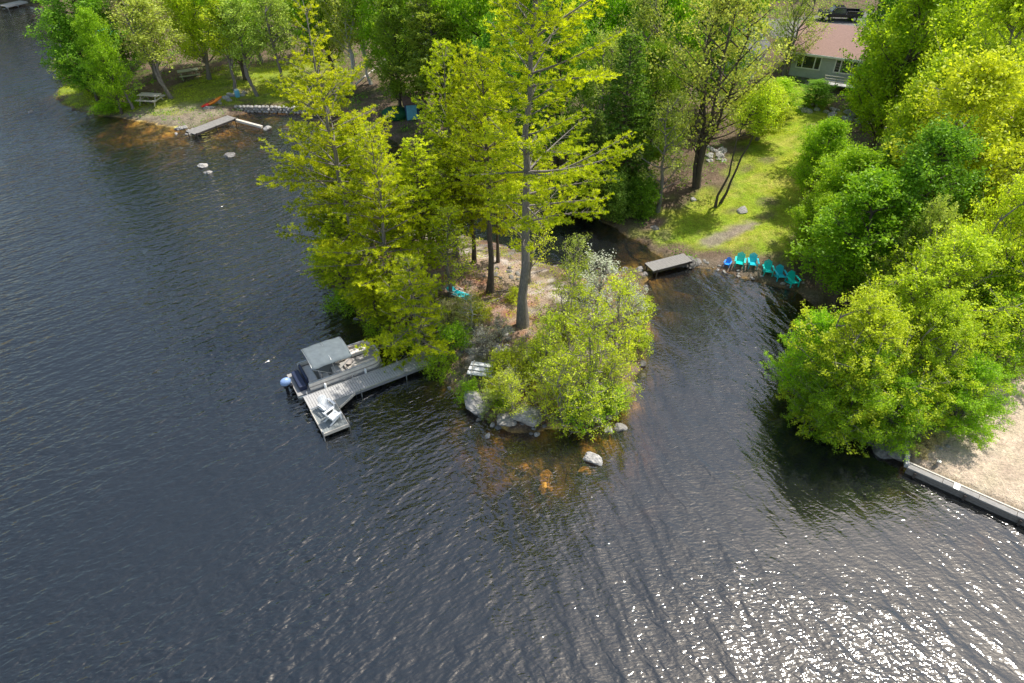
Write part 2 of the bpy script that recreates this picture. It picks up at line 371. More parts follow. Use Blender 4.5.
col = np.where(und[:, None] > 0, np.clip(bed, 0, 1), col)
nx, ny = len(gx), len(gy)
idx = np.arange(nx*ny).reshape(ny, nx)
F = np.stack([idx[:-1, :-1].ravel(), idx[:-1, 1:].ravel(), idx[1:, 1:].ravel(), idx[1:, :-1].ravel()], 1)
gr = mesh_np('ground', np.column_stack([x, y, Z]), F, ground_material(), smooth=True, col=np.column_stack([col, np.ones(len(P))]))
gr['kind'] = 'structure'
wt = mesh_np('lake_water', [(-1600, -1600, 0), (1600, -1600, 0), (1600, 1700, 0), (-1600, 1700, 0)], [(0, 1, 2, 3)], water_material())
wt['kind'] = 'structure'

# ------------------------------------------------------------------ vegetation generators
def unit(v): return v/(np.linalg.norm(v, axis=-1, keepdims=True)+1e-9)
class Branches:
    def __init__(s): s.v = []; s.f = []; s.n = 0
    def tube(s, pts, rad, n=5):
        pts = np.asarray(pts, float); k = len(pts); rad = np.asarray(rad, float)
        d = unit(np.gradient(pts, axis=0)); ref = np.array([.3, .2, 1.0]) if abs(d[:, 2]).mean() < .8 else np.array([1., .1, 0])
        a = unit(np.cross(d, ref)); b = np.cross(d, a)
        t = np.arange(n)*2*PI/n
        ring = pts[:, None]+rad[:, None, None]*(a[:, None]*np.cos(t)[None, :, None]+b[:, None]*np.sin(t)[None, :, None])
        s.v.append(ring.reshape(-1, 3))
        i = np.arange(k-1)[:, None]*n; j = np.arange(n)[None]
        f = np.stack([i+j, i+(j+1) % n, i+n+(j+1) % n, i+n+j], -1).reshape(-1, 4)+s.n
        s.f.append(f); s.n += k*n
    def sticks(s, A, B, r0, r1):
        """many straight 3-sided twigs at once"""
        A = np.asarray(A); B = np.asarray(B); m = len(A)
        if m == 0: return
        d = unit(B-A); a = unit(np.cross(d, np.array([.31, .2, .93]))); b = np.cross(d, a)
        r0 = np.broadcast_to(r0, (m,)); r1 = np.broadcast_to(r1, (m,))
        vs = []
        for (Q, r) in ((A, r0), (B, r1)):
            for k in range(3):
                t = 2*PI*k/3; vs.append(Q+r[:, None]*(a*math.cos(t)+b*math.sin(t)))
        V = np.stack(vs, 1)
        q = np.array([[0, 1, 4, 3], [1, 2, 5, 4], [2, 0, 3, 5]])
        s.v.append(V.reshape(-1, 3)); s.f.append((np.arange(m)[:, None, None]*6+q[None]).reshape(-1, 4)+s.n); s.n += 6*m
    def build(s, name, m, parent): return mesh_np(name, np.vstack(s.v), np.vstack(s.f), m, parent, smooth=True)
def leaf_quads(cent, per, spread, size, rng, up=.7, shade=None, flat=1.0):
    n = len(cent); c = np.repeat(cent, per, 0); m = len(c)
    off = rng.normal(size=(m, 3))*spread*np.array([1, 1, flat]); c = c+off
    nrm = unit(rng.normal(size=(m, 3))+np.array([0, 0, up])); a = unit(np.cross(nrm, rng.normal(size=(m, 3)))); b = np.cross(nrm, a)
    L = size*rng.uniform(.45, 1.35, (m, 1)); w = L*.6
    V = np.stack([c-a*L*.5, c+b*w*.5, c+a*L*.5, c-b*w*.5], 1).reshape(-1, 3)
    F = np.arange(m*4).reshape(m, 4)
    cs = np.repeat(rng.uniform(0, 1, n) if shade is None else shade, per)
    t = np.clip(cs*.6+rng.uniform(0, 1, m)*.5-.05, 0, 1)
    t = np.repeat(t, 4); return V, F, np.column_stack([t, t, t, np.ones(len(t))])

def make_broad(name, label, cat, seed, H, R, cb, lobes, clumps, per, size, lm, bm, forks=1, lean=(0, 0), gap=.0, trunk_r=None, group=None, part='crown', lobe_r=(.30, .46), flat=.8):
    rng = np.random.default_rng(seed)
    root = thing(name, label, cat, group=group)
    br = Branches(); tr = trunk_r or .018*H
    n = 9; zs = np.linspace(0, .82*H, n)
    wob = np.cumsum(rng.normal(size=(n, 2))*.012*H, 0); wob[0] = 0
    T = np.column_stack([wob[:, 0]+lean[0]*(zs/H)**1.3*H, wob[:, 1]+lean[1]*(zs/H)**1.3*H, zs])
    rad = tr*(1-.85*(zs/zs[-1]))+.01; rad[0] *= 1.45
    T0 = T.copy(); T0[0, 2] = -.4
    trunks = [T]
    br.tube(T0, rad, 8)
    for k in range(forks-1):
        z0 = rng.uniform(.02, .3); i0 = int(z0*n); az = rng.uniform(0, 2*PI); q = T[i0:].copy()
        w = np.linspace(0, 1, len(q))[:, None]
        q[:, :2] += w*np.array([math.cos(az), math.sin(az)])*R*.45+rng.normal(size=(len(q), 2))*.01*H
        q[:, 2] = q[0, 2]+(q[:, 2]-q[0, 2])*rng.uniform(.8, 1.05)
        rr = tr*.75*(1-.85*w[:, 0])+.01
        br.tube(q, rr, 7); trunks.append(q)
    CC = []; SH = []; TA = []; TB = []
    nsub = max(4, int(clumps*.30)); tips = []
    for i in range(lobes):
        t = ((i+.5)/lobes)**.9
        rp = R*math.sqrt(max(.05, math.sin(PI*(t*.80+.17))))
        az = i*2.399+rng.uniform(-.6, .6); rr = rp*rng.uniform(.35, .95)
        if t > .85: rr *= .5
        z = H*(cb+(1-cb)*t*rng.uniform(.93, 1.03))-.05*H
        z = max(z, .35)
        c = np.array([lean[0]*z+rr*math.cos(az), lean[1]*z+rr*math.sin(az), z])
        tk = trunks[rng.integers(len(trunks))]
        dxy = np.hypot(*(c[:2]-np.array([np.interp(z, tk[:, 2], tk[:, 0]), np.interp(z, tk[:, 2], tk[:, 1])])))
        z0 = max(H*min(.12, cb), z-dxy*rng.uniform(.5, 1.15)); z0 = min(z0, tk[-1, 2])
        s0 = np.array([np.interp(z0, tk[:, 2], tk[:, 0]), np.interp(z0, tk[:, 2], tk[:, 1]), z0])
        mid = (s0+c)/2+np.array([0, 0, -.08*dxy])+rng.normal(size=3)*.05*R
        ts = np.linspace(0, 1, 6)[:, None]
        path = (1-ts)**2*s0+2*ts*(1-ts)*mid+ts**2*c
        br.tube(path, np.linspace(tr*.34, .014, 6), 5)
        ld = unit((c-s0)[None])[0]
        m = nsub+rng.integers(-1, 2)
        u = rng.uniform(.35, 1.0, m)**.8; u[0] = 1
        k = np.arange(6)/5
        S = np.column_stack([np.interp(u, k, path[:, a]) for a in range(3)])
        dv = unit(ld*.55+rng.normal(size=(m, 3))*np.array([.75, .75, .5*flat])+np.array([0, 0, .22]))
        Ls = R*rng.uniform(.5, 1.0, m)*lobe_r[1]*1.05+.12
        E = S+dv*Ls[:, None]; E[:, 2] = np.maximum(E[:, 2], .15)
        TA.append(S); TB.append(E)
        base = rng.uniform(0, 1)
        sub = rng.uniform(0, 1, m)
        for f in (.35, .6, .82, 1.0):
            keep = rng.uniform(size=m) > gap+.25*(f < .5)
            q = (S+(E-S)*f)[keep]; q = q+rng.normal(size=q.shape)*size*.9
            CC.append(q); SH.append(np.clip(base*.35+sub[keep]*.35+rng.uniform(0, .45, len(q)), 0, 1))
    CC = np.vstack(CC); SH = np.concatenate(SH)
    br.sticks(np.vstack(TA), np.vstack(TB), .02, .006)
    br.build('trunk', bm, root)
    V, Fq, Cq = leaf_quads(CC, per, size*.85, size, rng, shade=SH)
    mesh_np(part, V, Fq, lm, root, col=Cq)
    root['_H'] = H; root['_R'] = R
    return root

def make_pine(name, label, seed, H, R, cb, lm, bm, step=.75, nb=5, tuft=9, nl=.24, prof=None, elev=(8, 50), drop=.15, bias=None, lat=.34, lean=(0, 0), width=.055, group=None, sparse_top=0, dead=0, cat='pine tree'):
    rng = np.random.default_rng(seed)
    root = thing(name, label, cat, group=group)
    br = Branches(); tr = .0125*H+.03
    n = 12; zs = np.linspace(0, H, n); wob = np.cumsum(rng.normal(size=(n, 2))*.004*H, 0); wob[0] = 0
    T = np.column_stack([wob[:, 0]+lean[0]*zs, wob[:, 1]+lean[1]*zs, zs]); rad = tr*(1-.93*(zs/H)); rad[0] *= 1.5
    T0 = T.copy(); T0[0, 2] = -.4; br.tube(T0, rad, 9)
    tp = []; td = []; ts_ = []; SA = []; SB = []
    z = cb*H
    while z < H*.985:
        t = (z-cb*H)/(H*(1-cb))
        k = nb+rng.integers(-1, 2); a0 = rng.uniform(0, 6.28)
        for j in range(k):
            if rng.uniform() < drop: continue
            az = a0+j*2*PI/k+rng.uniform(-.35, .35)
            L = R*(prof(t) if prof else (1-t)**.75*min(1, .55+t*2.2))*rng.uniform(.5, 1.22)+.25
            if bias: L *= 1+bias[1]*math.cos(az-bias[0])
            el = math.radians(elev[0]+(elev[1]-elev[0])*t**1.3+rng.uniform(-9, 9))
            base = np.array([np.interp(z, zs, T[:, 0]), np.interp(z, zs, T[:, 1]), z])
            s = np.linspace(0, 1, 7); dz = rng.uniform(-.10, .22)
            az_c = az+rng.uniform(-.3, .3)*s
            pts = base+np.column_stack([np.cos(az_c)*L*s*math.cos(el), np.sin(az_c)*L*s*math.cos(el), L*(math.sin(el)*s+dz*s**2)])
            br.tube(pts, np.linspace(.012*L+.012, .008, 7), 4)
            m = max(4, int(L/.235)); shade = rng.uniform(0, 1)
            for q in range(m):
                u = .22+.78*(q+rng.uniform(0, 1))/m
                if u > 1: u = 1
                p0 = np.array([np.interp(u, s, pts[:, i]) for i in range(3)])
                side = 1 if q % 2 else -1
                ll = (lat*L*(1-u)*1.15+.28)*rng.uniform(.6, 1.25)
                la = az+side*rng.uniform(.6, 1.15); up = rng.uniform(.02, .3)
                dirv = unit(np.array([math.cos(la), math.sin(la), up]))
                p1 = p0+dirv*ll; SA.append(p0); SB.append(p1)
                mm = max(1, int(ll/.2))
                for w in range(mm):
                    pp = p0+dirv*ll*(w+1)/mm
                    if ll > .9 and (w+1)/mm < .35: continue
                    tp.append(pp+rng.normal(size=3)*.05); td.append(dirv); ts_.append(shade)
        z += step*rng.uniform(.7, 1.3)*(1-.35*t)
    for _ in range(dead):
        zz = rng.uniform(cb*.45, cb*1.1)*H; az = rng.uniform(0, 6.28); L = rng.uniform(.5, 1.9)
        b0 = np.array([np.interp(zz, zs, T[:, 0]), np.interp(zz, zs, T[:, 1]), zz]); SA.append(b0); SB.append(b0+L*np.array([math.cos(az), math.sin(az), rng.uniform(-.2, .35)]))
    br.sticks(np.array(SA), np.array(SB), .014, .006)
    br.build('trunk', bm, root)
    tp = np.array(tp); td = np.array(td); ts_ = np.array(ts_)
    P0 = np.repeat(tp, tuft, 0); D0 = np.repeat(td, tuft, 0); m = len(P0)
    dr = unit(D0*.75+rng.normal(size=(m, 3))*np.array([.6, .6, .42])+np.array([0, 0, .34])); LL = nl*rng.uniform(.6, 1.2, (m, 1))
    sd = unit(np.cross(dr, rng.normal(size=(m, 3))))*width
    V = np.stack([P0-sd*.5, P0+sd*.5, P0+dr*LL+sd*.35, P0+dr*LL-sd*.35], 1).reshape(-1, 3)
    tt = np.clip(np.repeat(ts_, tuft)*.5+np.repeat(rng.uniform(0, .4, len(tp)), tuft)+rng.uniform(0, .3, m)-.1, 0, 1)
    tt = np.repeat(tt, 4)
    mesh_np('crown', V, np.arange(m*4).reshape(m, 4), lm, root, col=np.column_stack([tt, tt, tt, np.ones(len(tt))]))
    root['_H'] = H; root['_R'] = R
    return root

# ------------------------------------------------------------------ tree species (prototypes; the first placement moves the prototype itself)
SPEC = {}
def spec(key, fn): SPEC[key] = dict(fn=fn, root=None, n=0)
B = make_broad
def Q(name, seeds, cat='tree', **kw):
    return [lambda s=s: B(name, '', cat, s, **kw) for s in seeds]
SPEC_F = {
 'bright': Q('broadleaf_tree', (21, 22, 23), H=14, R=4.4, cb=.25, lobes=52, clumps=38, per=14, size=.225, lm=M['bright'], bm=M['bark'], lobe_r=(.2, .34)),
 'mid': Q('broadleaf_tree', (31, 32, 33), H=15, R=4.4, cb=.22, lobes=52, clumps=36, per=14, size=.225, lm=M['mid'], bm=M['bark'], lobe_r=(.2, .34)),
 'yellow': Q('broadleaf_tree', (41, 42), H=14, R=4.4, cb=.25, lobes=52, clumps=36, per=14, size=.22, lm=M['yellow'], bm=M['barkgrey'], lobe_r=(.2, .34)),
 'near': Q('broadleaf_tree', (51, 52, 53), H=9.5, R=4.2, cb=.12, lobes=72, clumps=38, per=20, size=.135, lm=M['yellow'], bm=M['barkgrey'], forks=4, gap=.14, lobe_r=(.2, .30)),
 'neargreen': Q('broadleaf_tree', (56, 57), H=9.5, R=4.2, cb=.12, lobes=72, clumps=38, per=20, size=.14, lm=M['bright'], bm=M['barkgrey'], forks=4, gap=.14, lobe_r=(.2, .30)),
 'olive': Q('budding_tree', (61, 62), H=15, R=4.4, cb=.25, lobes=40, clumps=36, per=6, size=.24, lm=M['olive'], bm=M['barkgrey'], forks=2, gap=.15, lobe_r=(.25, .34)),
 'tan': Q('budding_tree', (66, 67), H=14, R=4.2, cb=.3, lobes=38, clumps=36, per=7, size=.22, lm=M['tan'], bm=M['barkgrey'], forks=2, gap=.15, lobe_r=(.25, .34)),
 'tallthin': Q('slender_tree', (68, 69, 70), H=14, R=3.2, cb=.45, lobes=36, clumps=30, per=8, size=.25, lm=M['yellow'], bm=M['barkgrey'], forks=2, gap=.15, lobe_r=(.25, .36), trunk_r=.2),
 'oak': Q('broadleaf_tree', (71,), H=17, R=5.6, cb=.36, lobes=56, clumps=30, per=7, size=.24, lm=M['olive'], bm=M['bark'], forks=3, gap=.28, trunk_r=.25, lobe_r=(.2, .28)),
 'slim': Q('young_tree', (75, 76), H=8, R=1.8, cb=.3, lobes=26, clumps=18, per=7, size=.14, lm=M['olive'], bm=M['barkgrey'], gap=.1),
 'slimgreen': Q('young_tree', (77, 78, 79), H=6, R=1.9, cb=.12, lobes=34, clumps=18, per=11, size=.11, lm=M['yellow'], bm=M['barkgrey'], forks=4, gap=.36, trunk_r=.05, lobe_r=(.17, .38)),
 'pole': Q('young_tree', (73, 74), H=11, R=1.5, cb=.74, lobes=20, clumps=20, per=9, size=.16, lm=M['yellow'], bm=M['bark'], trunk_r=.11, gap=.1),
 'greyshrub': Q('budding_shrub', (81, 82), cat='shrub', H=3.2, R=1.7, cb=.15, lobes=24, clumps=20, per=4, size=.1, lm=M['grey'], bm=M['barkgrey'], forks=4, gap=.1, trunk_r=.05),
 'shrub': Q('shrub', (85, 86), cat='shrub', H=1.9, R=1.25, cb=.1, lobes=22, clumps=18, per=8, size=.12, lm=M['yellow'], bm=M['bark'], forks=3, trunk_r=.035),
 'shrubgreen': Q('shrub', (87, 88), cat='shrub', H=2.4, R=1.7, cb=.08, lobes=22, clumps=20, per=9, size=.14, lm=M['bright'], bm=M['bark'], forks=3, trunk_r=.04),
 'darkbush': Q('evergreen_shrub', (91, 92), cat='shrub', H=4.2, R=2.1, cb=.05, lobes=34, clumps=40, per=14, size=.16, lm=M['dark'], bm=M['bark'], forks=1, trunk_r=.08),
 'hemlock': [lambda s=s: make_pine('hemlock_tree', '', s, 17, 3.9, .12, M['dark'], M['bark'], step=.62, nb=6, tuft=8, nl=.26, elev=(-8, 30), drop=.08, width=.10, cat='evergreen tree') for s in (101, 102)],
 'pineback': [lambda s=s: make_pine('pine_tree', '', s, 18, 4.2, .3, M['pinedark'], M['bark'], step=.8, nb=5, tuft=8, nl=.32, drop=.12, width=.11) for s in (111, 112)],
 'pineisle': [lambda s=s: make_pine('pine_tree', '', s, 15, 4.2, .2, M['pine'], M['bark'], step=.8, nb=7, tuft=14, nl=.22, drop=.1, width=.046, lat=.4) for s in (121, 122, 123)],
}
USED = {}
def place(kind, x, y, H, R, label, rz=None, variant=None, group=None, seed=None, mt=None, bark=None, tilt=(0, 0), zoff=0):
    lst = SPEC_F[kind]; st = USED.setdefault(kind, {'i': 0, 'roots': {}})
    v = (st['i'] if variant is None else variant) % len(lst); st['i'] += 1
    loc = (x, y, max(hz(x, y), -.3)-.05+zoff); rz = random.uniform(0, 6.28) if rz is None else rz
    if v not in st['roots']:
        r = lst[v](); st['roots'][v] = r; first = True
    else:
        r = dup(st['roots'][v], (0, 0, 0), 0); first = False
    H0, R0 = r['_H'], r['_R']
    r.location = loc; r.rotation_euler = (tilt[0], tilt[1], rz); r.scale = (R/R0, R/R0, H/H0)
    r['label'] = label
    if group: r['group'] = group
    elif 'group' in r: del r['group']
    for c in r.children:
        for nm, mm in (('crown', mt), ('trunk', bark)):
            if mm and c.name.split('.')[0] == nm:
                c.material_slots[0].link = 'OBJECT'; c.material_slots[0].material = M[mm]
            elif c.name.split('.')[0] == nm and not first:
                c.material_slots[0].link = 'DATA'
    return r
def crown(kind, px, py, H, rpx, label, frac=.62, **kw):
    z = 6.0
    for _ in range(14):
        p = W(px, py, z); z = .5*z+.5*(max(hz(p[0], p[1]), 0)+frac*H)
    p = W(px, py, z); slant = math.sqrt(p[0]**2+p[1]**2+(CAM_H-z)**2)
    R = rpx*slant/FPX
    return place(kind, p[0], p[1], H, R, label, **kw)
def foot(kind, px, py, H, R, label, **kw):
    p = G(px, py); return place(kind, p.x, p.y, H, R, label, **kw)

# ---- island pines
GP = 'yellow-green pines of the island'
def own(root, px, py, rz=0):
    p = G(px, py); root.location = (p.x, p.y, p.z-.05); root.rotation_euler = (0, 0, rz); return root
own(make_pine('pine_tree', 'tallest white pine, bare grey trunk standing in the middle of the island', 131, 26, 5.6, .27, M['pine'], M['barkgrey'], step=1.0, nb=5, tuft=15, nl=.22,
    prof=lambda t: (1-t)**.45*min(1, .65+t*1.8), drop=.24, width=.044, dead=14, bias=(0.2, .2), lat=.4), 523, 325)
own(make_pine('pine_tree', 'open pine with a thin spire top leaning out over the water, leftmost of the island', 132, 20, 4.5, .12, M['pine'], M['barkgrey'], step=1.15, nb=5, tuft=15, nl=.22,
    prof=lambda t: 1.0 if t < .55 else (.72 if t < .7 else .36*(1.3-t)/.6), drop=.22, width=.044, dead=6, bias=(PI, .18), lean=(-.012, 0), lat=.4), 362, 285)
own(make_pine('pine_tree', 'dense bushy yellow-green pine behind the pontoon boat, second from the left shore', 133, 13.6, 4.6, .12, M['pine'], M['barkgrey'], step=.95, nb=6, tuft=15, nl=.22, drop=.1, width=.044, bias=(PI, .15), lat=.4), 394, 308)
own(make_pine('pine_tree', 'low spreading pine whose boughs hang over the gangway', 134, 7.6, 3.9, .06, M['pine'], M['barkgrey'], step=.72, nb=6, tuft=15, nl=.22, drop=.08, width=.044, elev=(2, 40), bias=(-2.0, .25), lat=.4), 419, 351)
own(make_pine('pine_tree', 'full pine with many upright leaders behind the dense bushy pine', 135, 16.6, 4.5, .2, M['pine'], M['barkgrey'], step=1.0, nb=6, tuft=15, nl=.22, drop=.1, width=.044, lat=.4), 456, 256)
own(make_pine('pine_tree', 'slender dark-trunked pine just left of the tallest pine', 136, 17.5, 3.8, .42, M['pine'], M['bark'], step=.95, nb=6, tuft=15, nl=.22, drop=.2, width=.044, dead=12, lat=.4), 490, 292)
place('pineisle', *G(426, 282)[:2], 11.5, 4.2, 'bushy pine filling the space behind the turquoise lounge chair', variant=1)
place('pineisle', *G(376, 268)[:2], 12.5, 4.0, 'bushy pine between the leftmost pine and the channel', variant=2)
place('pineisle', *G(474, 262)[:2], 17, 3.3, 'pine at the back of the island beside the slender dark trunk', variant=0)
place('pineisle', *G(350, 262)[:2], 11, 3.6, 'short pine on the left tip of the island', variant=1)
place('pineisle', *G(498, 262)[:2], 16, 2.6, 'narrow pine at the back of the island half hidden by the tallest pine', variant=2)
place('pineisle', *G(345, 296)[:2], 6.5, 3.0, 'small low pine at the water edge above the boat canopy', variant=2)
place('pineisle', *G(376, 326)[:2], 5.5, 2.6, 'small green pine at the shore beside the boat bow', variant=0)
# ---- island broadleaf
GI = 'young broadleaf trees at the south end of the island'
crown('slimgreen', 566, 378, 6.2, 34, 'young yellow-green tree over the boulder at the south tip', variant=0)
crown('slimgreen', 592, 345, 8.0, 40, 'rounded light green tree at the south-east corner of the island', variant=1)
crown('slimgreen', 618, 312, 8.0, 34, 'light green tree on the east shore of the island facing the cove', variant=2)
crown('slimgreen', 590, 395, 4.0, 34, 'low leafy tree hanging over the shallow south-east shore', variant=2)
crown('slimgreen', 550, 335, 6.0, 26, 'thin light green tree right of the tallest trunk', variant=0)
crown('slimgreen', 615, 372, 4.5, 26, 'small leafy tree leaning over the water on the east tip', variant=0)
crown('slim', 515, 392, 3.8, 18, 'sparse young tree over the big grey boulder', variant=1, mt='yellow')
crown('slimgreen', 572, 305, 7.5, 28, 'pale leafy tree in front of the grey budding shrub', variant=1, mt='yellow')
crown('slimgreen', 545, 398, 3.2, 20, 'small leafy tree between the big grey boulder and the south tip', variant=1)
crown('slimgreen', 505, 385, 3.0, 18, 'small leafy tree right of the white steps', variant=2)
crown('slimgreen', 545, 372, 3.6, 24, 'small light tree below the rust coloured ground', variant=0)
crown('slimgreen', 520, 350, 2.6, 14, 'knee-high sapling at the foot of the tallest pine', variant=1)
crown('slimgreen', 488, 398, 2.4, 14, 'small sapling over the south-west boulder', variant=0, mt='olive')
crown('near', 818, 345, 7, 36, 'tree at the left edge of the right shore mass, hanging over the cove', variant=1, mt='bright')
crown('slim', 600, 280, 6.0, 26, 'grey-lilac budding tree at the back right of the island', variant=0, mt='grey')
crown('slim', 628, 300, 4.2, 20, 'small grey budding tree near the footbridge', variant=1, mt='grey')
crown('slim', 577, 262, 6.5, 20, 'thin budding tree over the dark channel behind the island', variant=1, mt='olive')
crown('slim', 448, 240, 8, 26, 'sparse light green tree behind the turquoise lounge chair', variant=0, mt='yellow')
crown('slim', 530, 220, 9, 26, 'thin leafy tree behind the tallest pine trunk', variant=1, mt='yellow')
crown('slim', 470, 305, 3.4, 16, 'leaning pale birch sapling beside the turquoise lounge chair', variant=0, mt='olive', bark='birch')
crown('slim', 430, 200, 9, 30, 'light olive tree among the pines at the back of the island', variant=1, mt='olive')
for (px, py, H, R, kind, lab) in [(482, 352, 2.2, 1.1, 'greyshrub', 'bare grey shrub above the white steps'), (500, 338, 1.8, 1.0, 'greyshrub', 'bare grey shrub left of the tallest trunk'),
        (452, 318, 1.2, 1.3, 'shrub', 'golden low shrub below the turquoise lounge chair'), (505, 372, 1.6, 1.2, 'shrub', 'yellow-green shrub right of the white steps'),
        (520, 385, 1.5, 1.1, 'shrub', 'yellow-green shrub behind the big grey boulder'), (502, 405, 1.2, .8, 'shrubgreen', 'green shrub at the waterline between the two big boulders'),
        (512, 388, 1.6, 1.2, 'greyshrub', 'bare grey shrub behind the big grey boulder'), (470, 398, 1.4, .9, 'shrubgreen', 'green shrub on the south-west shore of the island'),
        (480, 318, 1.2, .9, 'shrub', 'low shrub in front of the slender dark trunk'), (455, 345, 1.6, 1.2, 'shrubgreen', 'green shrub at the land end of the gangway'),
        (540, 360, 1.7, 1.2, 'shrub', 'yellow-green shrub in front of the tallest trunk'), (580, 415, 1.6, 1.4, 'shrubgreen', 'green shrub overhanging the shallow south shore'),
        (610, 405, 1.5, 1.2, 'shrubgreen', 'green shrub at the south-east waterline'), (635, 350, 1.8, 1.2, 'shrub', 'yellow-green shrub on the east shore of the island'),
        (640, 318, 1.6, 1.2, 'shrub', 'yellow-green shrub at the island end of the footbridge'), (590, 300, 1.7, 1.2, 'greyshrub', 'grey budding shrub at the back of the island'),
        (515, 300, 1.0, .8, 'shrub', 'tiny shrub on the bare ground left of the tallest trunk'), (440, 372, 1.7, 1.2, 'shrubgreen', 'dark green shrub under the gangway pine'),
        (500, 395, 1.3, 1.0, 'shrub', 'pale shrub among the stones of the south shore'), (565, 335, 1.5, 1.0, 'shrub', 'small shrub right of the rust coloured ground')]:
    mt = 'tan' if 'golden' in lab else None
    foot(kind, px, py, H, R, lab, mt=mt)
for (px, py, H, R, lab) in [(330, 262, 1.6, 1.5, 'green shrub on the left tip of the island'), (345, 306, 1.5, 1.4, 'green shrub at the water edge above the boat canopy'), (378, 330, 1.4, 1.2, 'green shrub at the shore by the boat bow'), (410, 345, 1.5, 1.1, 'green shrub beside the gangway')]:
    foot('shrubgreen', px, py, H, R, lab)

# ---- big trees on the right shore
crown('near', 868, 345, 9.5, 66, 'leafy yellow-green tree overhanging the cove, nearest the row of turquoise chairs', variant=0)
crown('near', 945, 290, 11, 70, 'large yellow-green tree at the right shore behind the overhanging tree', variant=1)
crown('neargreen', 868, 378, 7.5, 48, 'green tree hanging low over the water beside the timber wall', variant=0)
crown('near', 935, 345, 8.5, 54, 'broad leafy tree at the edge of the sandy lot', variant=2)
crown('neargreen', 1015, 300, 9, 52, 'green tree behind the sandy lot at the right edge', variant=1)
crown('near', 1010, 250, 13, 56, 'yellow-green tree at the right edge above the sandy lot', variant=0)
crown('neargreen', 830, 385, 5.5, 34, 'small green tree leaning farthest over the cove', variant=1)
crown('neargreen', 972, 388, 5.5, 40, 'spreading tree whose leafy boughs reach out over the sand', variant=0)
crown('neargreen', 898, 400, 5, 38, 'low green tree with fronds reaching over the sand', variant=1)
crown('near', 925, 255, 10, 44, 'pale yellow-green tree directly behind the large right shore tree', variant=2, mt='olive')
crown('bright', 826, 152, 8, 28, 'small bright tree overhanging the upper right of the lawn', variant=2)
crown('bright', 818, 222, 6.5, 28, 'low bright tree shading the grass behind the turquoise chairs', variant=1)
crown('bright', 868, 225, 11, 56, 'bright green tree at the lower right corner of the lawn', variant=0)
crown('mid', 925, 195, 14, 50, 'bright green tree between the lawn tree and the right edge', variant=1)
crown('bright', 850, 188, 9, 38, 'bright green tree at the right side of the lawn', variant=2)
crown('yellow', 965, 140, 17, 66, 'tall yellow tree above the right shore trees', variant=0)
crown('yellow', 1010, 170, 15, 52, 'yellow-green tree against the right edge, mid height', variant=1)
crown('yellow', 925, 125, 14, 42, 'light yellow tree right of the red-brown roofed house', variant=1)
crown('yellow', 985, 70, 19, 50, 'yellow crown near the top right corner', variant=0)
crown('bright', 915, 50, 17, 46, 'light green tree beside the gable of the red-brown roofed house', variant=0)
crown('bright', 950, 20, 18, 44, 'light green tree at the top edge right of the house', variant=1)
crown('bright', 1012, 20, 18, 44, 'light green tree in the top right corner', variant=2)
crown('bright', 887, 58, 12, 26, 'mid green tree hiding the right end of the house', variant=0)
crown('mid', 890, 180, 10, 32, 'shaded green tree behind the lawn edge', variant=1)
crown('bright', 780, 92, 4, 24, 'low bright tree in front of the house windows, left', variant=1)
crown('mid', 818, 90, 3, 17, 'dark leafy tree below the house windows', variant=2)
crown('yellow', 765, 105, 6, 30, 'yellow-green tree at the top of the lawn', variant=0)
crown('bright', 866, 96, 3.5, 17, 'green tree in front of the house deck', variant=2)
crown('olive', 800, 10, 12, 26, 'grey budding tree left of the black pickup', variant=0)
crown('mid', 895, 15, 14, 28, 'green tree right of the black pickup', variant=1)
# ---- middle
foot('oak', 697, 187, 19, 6.0, 'big dark-trunked olive tree at the left edge of the lawn', rz=1.0)
foot('pole', 716, 207, 11, 1.6, 'thin bare-stemmed tree leaning over the lawn, nearer the beach', variant=0, tilt=(0, .17), rz=0)
foot('pole', 720, 203, 11.5, 1.6, 'thin bare-stemmed tree leaning over the lawn, farther from the beach', variant=1, tilt=(.03, .22), rz=0)
crown('slim', 668, 140, 11, 26, 'thin light tree left of the big lawn tree', variant=0)
crown('olive', 640, 55, 17, 40, 'olive budding tree in the upper middle of the forest', variant=0)
crown('olive', 600, 85, 15, 34, 'grey-olive budding tree right of the tallest pine top', variant=1)
crown('hemlock', 625, 120, 15, 40, 'dark hemlock behind the channel right of the tallest pine', variant=0, frac=.5)
crown('hemlock', 590, 165, 10, 32, 'dark low hemlock on the far channel bank', variant=1, frac=.5)
foot('darkbush', 612, 218, 4.2, 1.9, 'dark evergreen shrub on the channel bank, left one')
foot('darkbush', 640, 214, 3.6, 1.8, 'dark green rounded shrub on the channel bank, right one', mt='mid')
foot('darkbush', 575, 205, 3.6, 2.2, 'dark shrub directly behind the dark channel water')
crown('mid', 720, 15, 17, 44, 'green tree at the top edge behind the big lawn tree', variant=0)
crown('bright', 600, 20, 18, 44, 'bright green tree at the top edge right of the tallest pine', variant=0)
crown('mid', 655, 95, 13, 30, 'shaded green tree left of the big lawn tree', variant=1)
crown('mid', 560, 60, 17, 40, 'green tree directly behind the tallest pine top', variant=2)
crown('bright', 480, 25, 18, 44, 'bright green tree at the top edge left of the tallest pine', variant=1)
crown('mid', 500, 75, 15, 34, 'green tree behind the tallest pine on the far bank', variant=0)
crown('pineback', 432, 45, 16, 40, 'dark olive pine above the small blue shed', variant=0)
crown('mid', 395, 38, 14, 28, 'shaded green tree left of the small blue shed', variant=1)
crown('mid', 455, 85, 10, 26, 'shaded green tree right of the small blue shed', variant=1)
crown('bright', 540, 12, 19, 44, 'light green crown at the top edge behind the tallest pine', variant=2)
crown('bright', 665, 15, 19, 44, 'light green crown at the top edge, upper middle', variant=1)
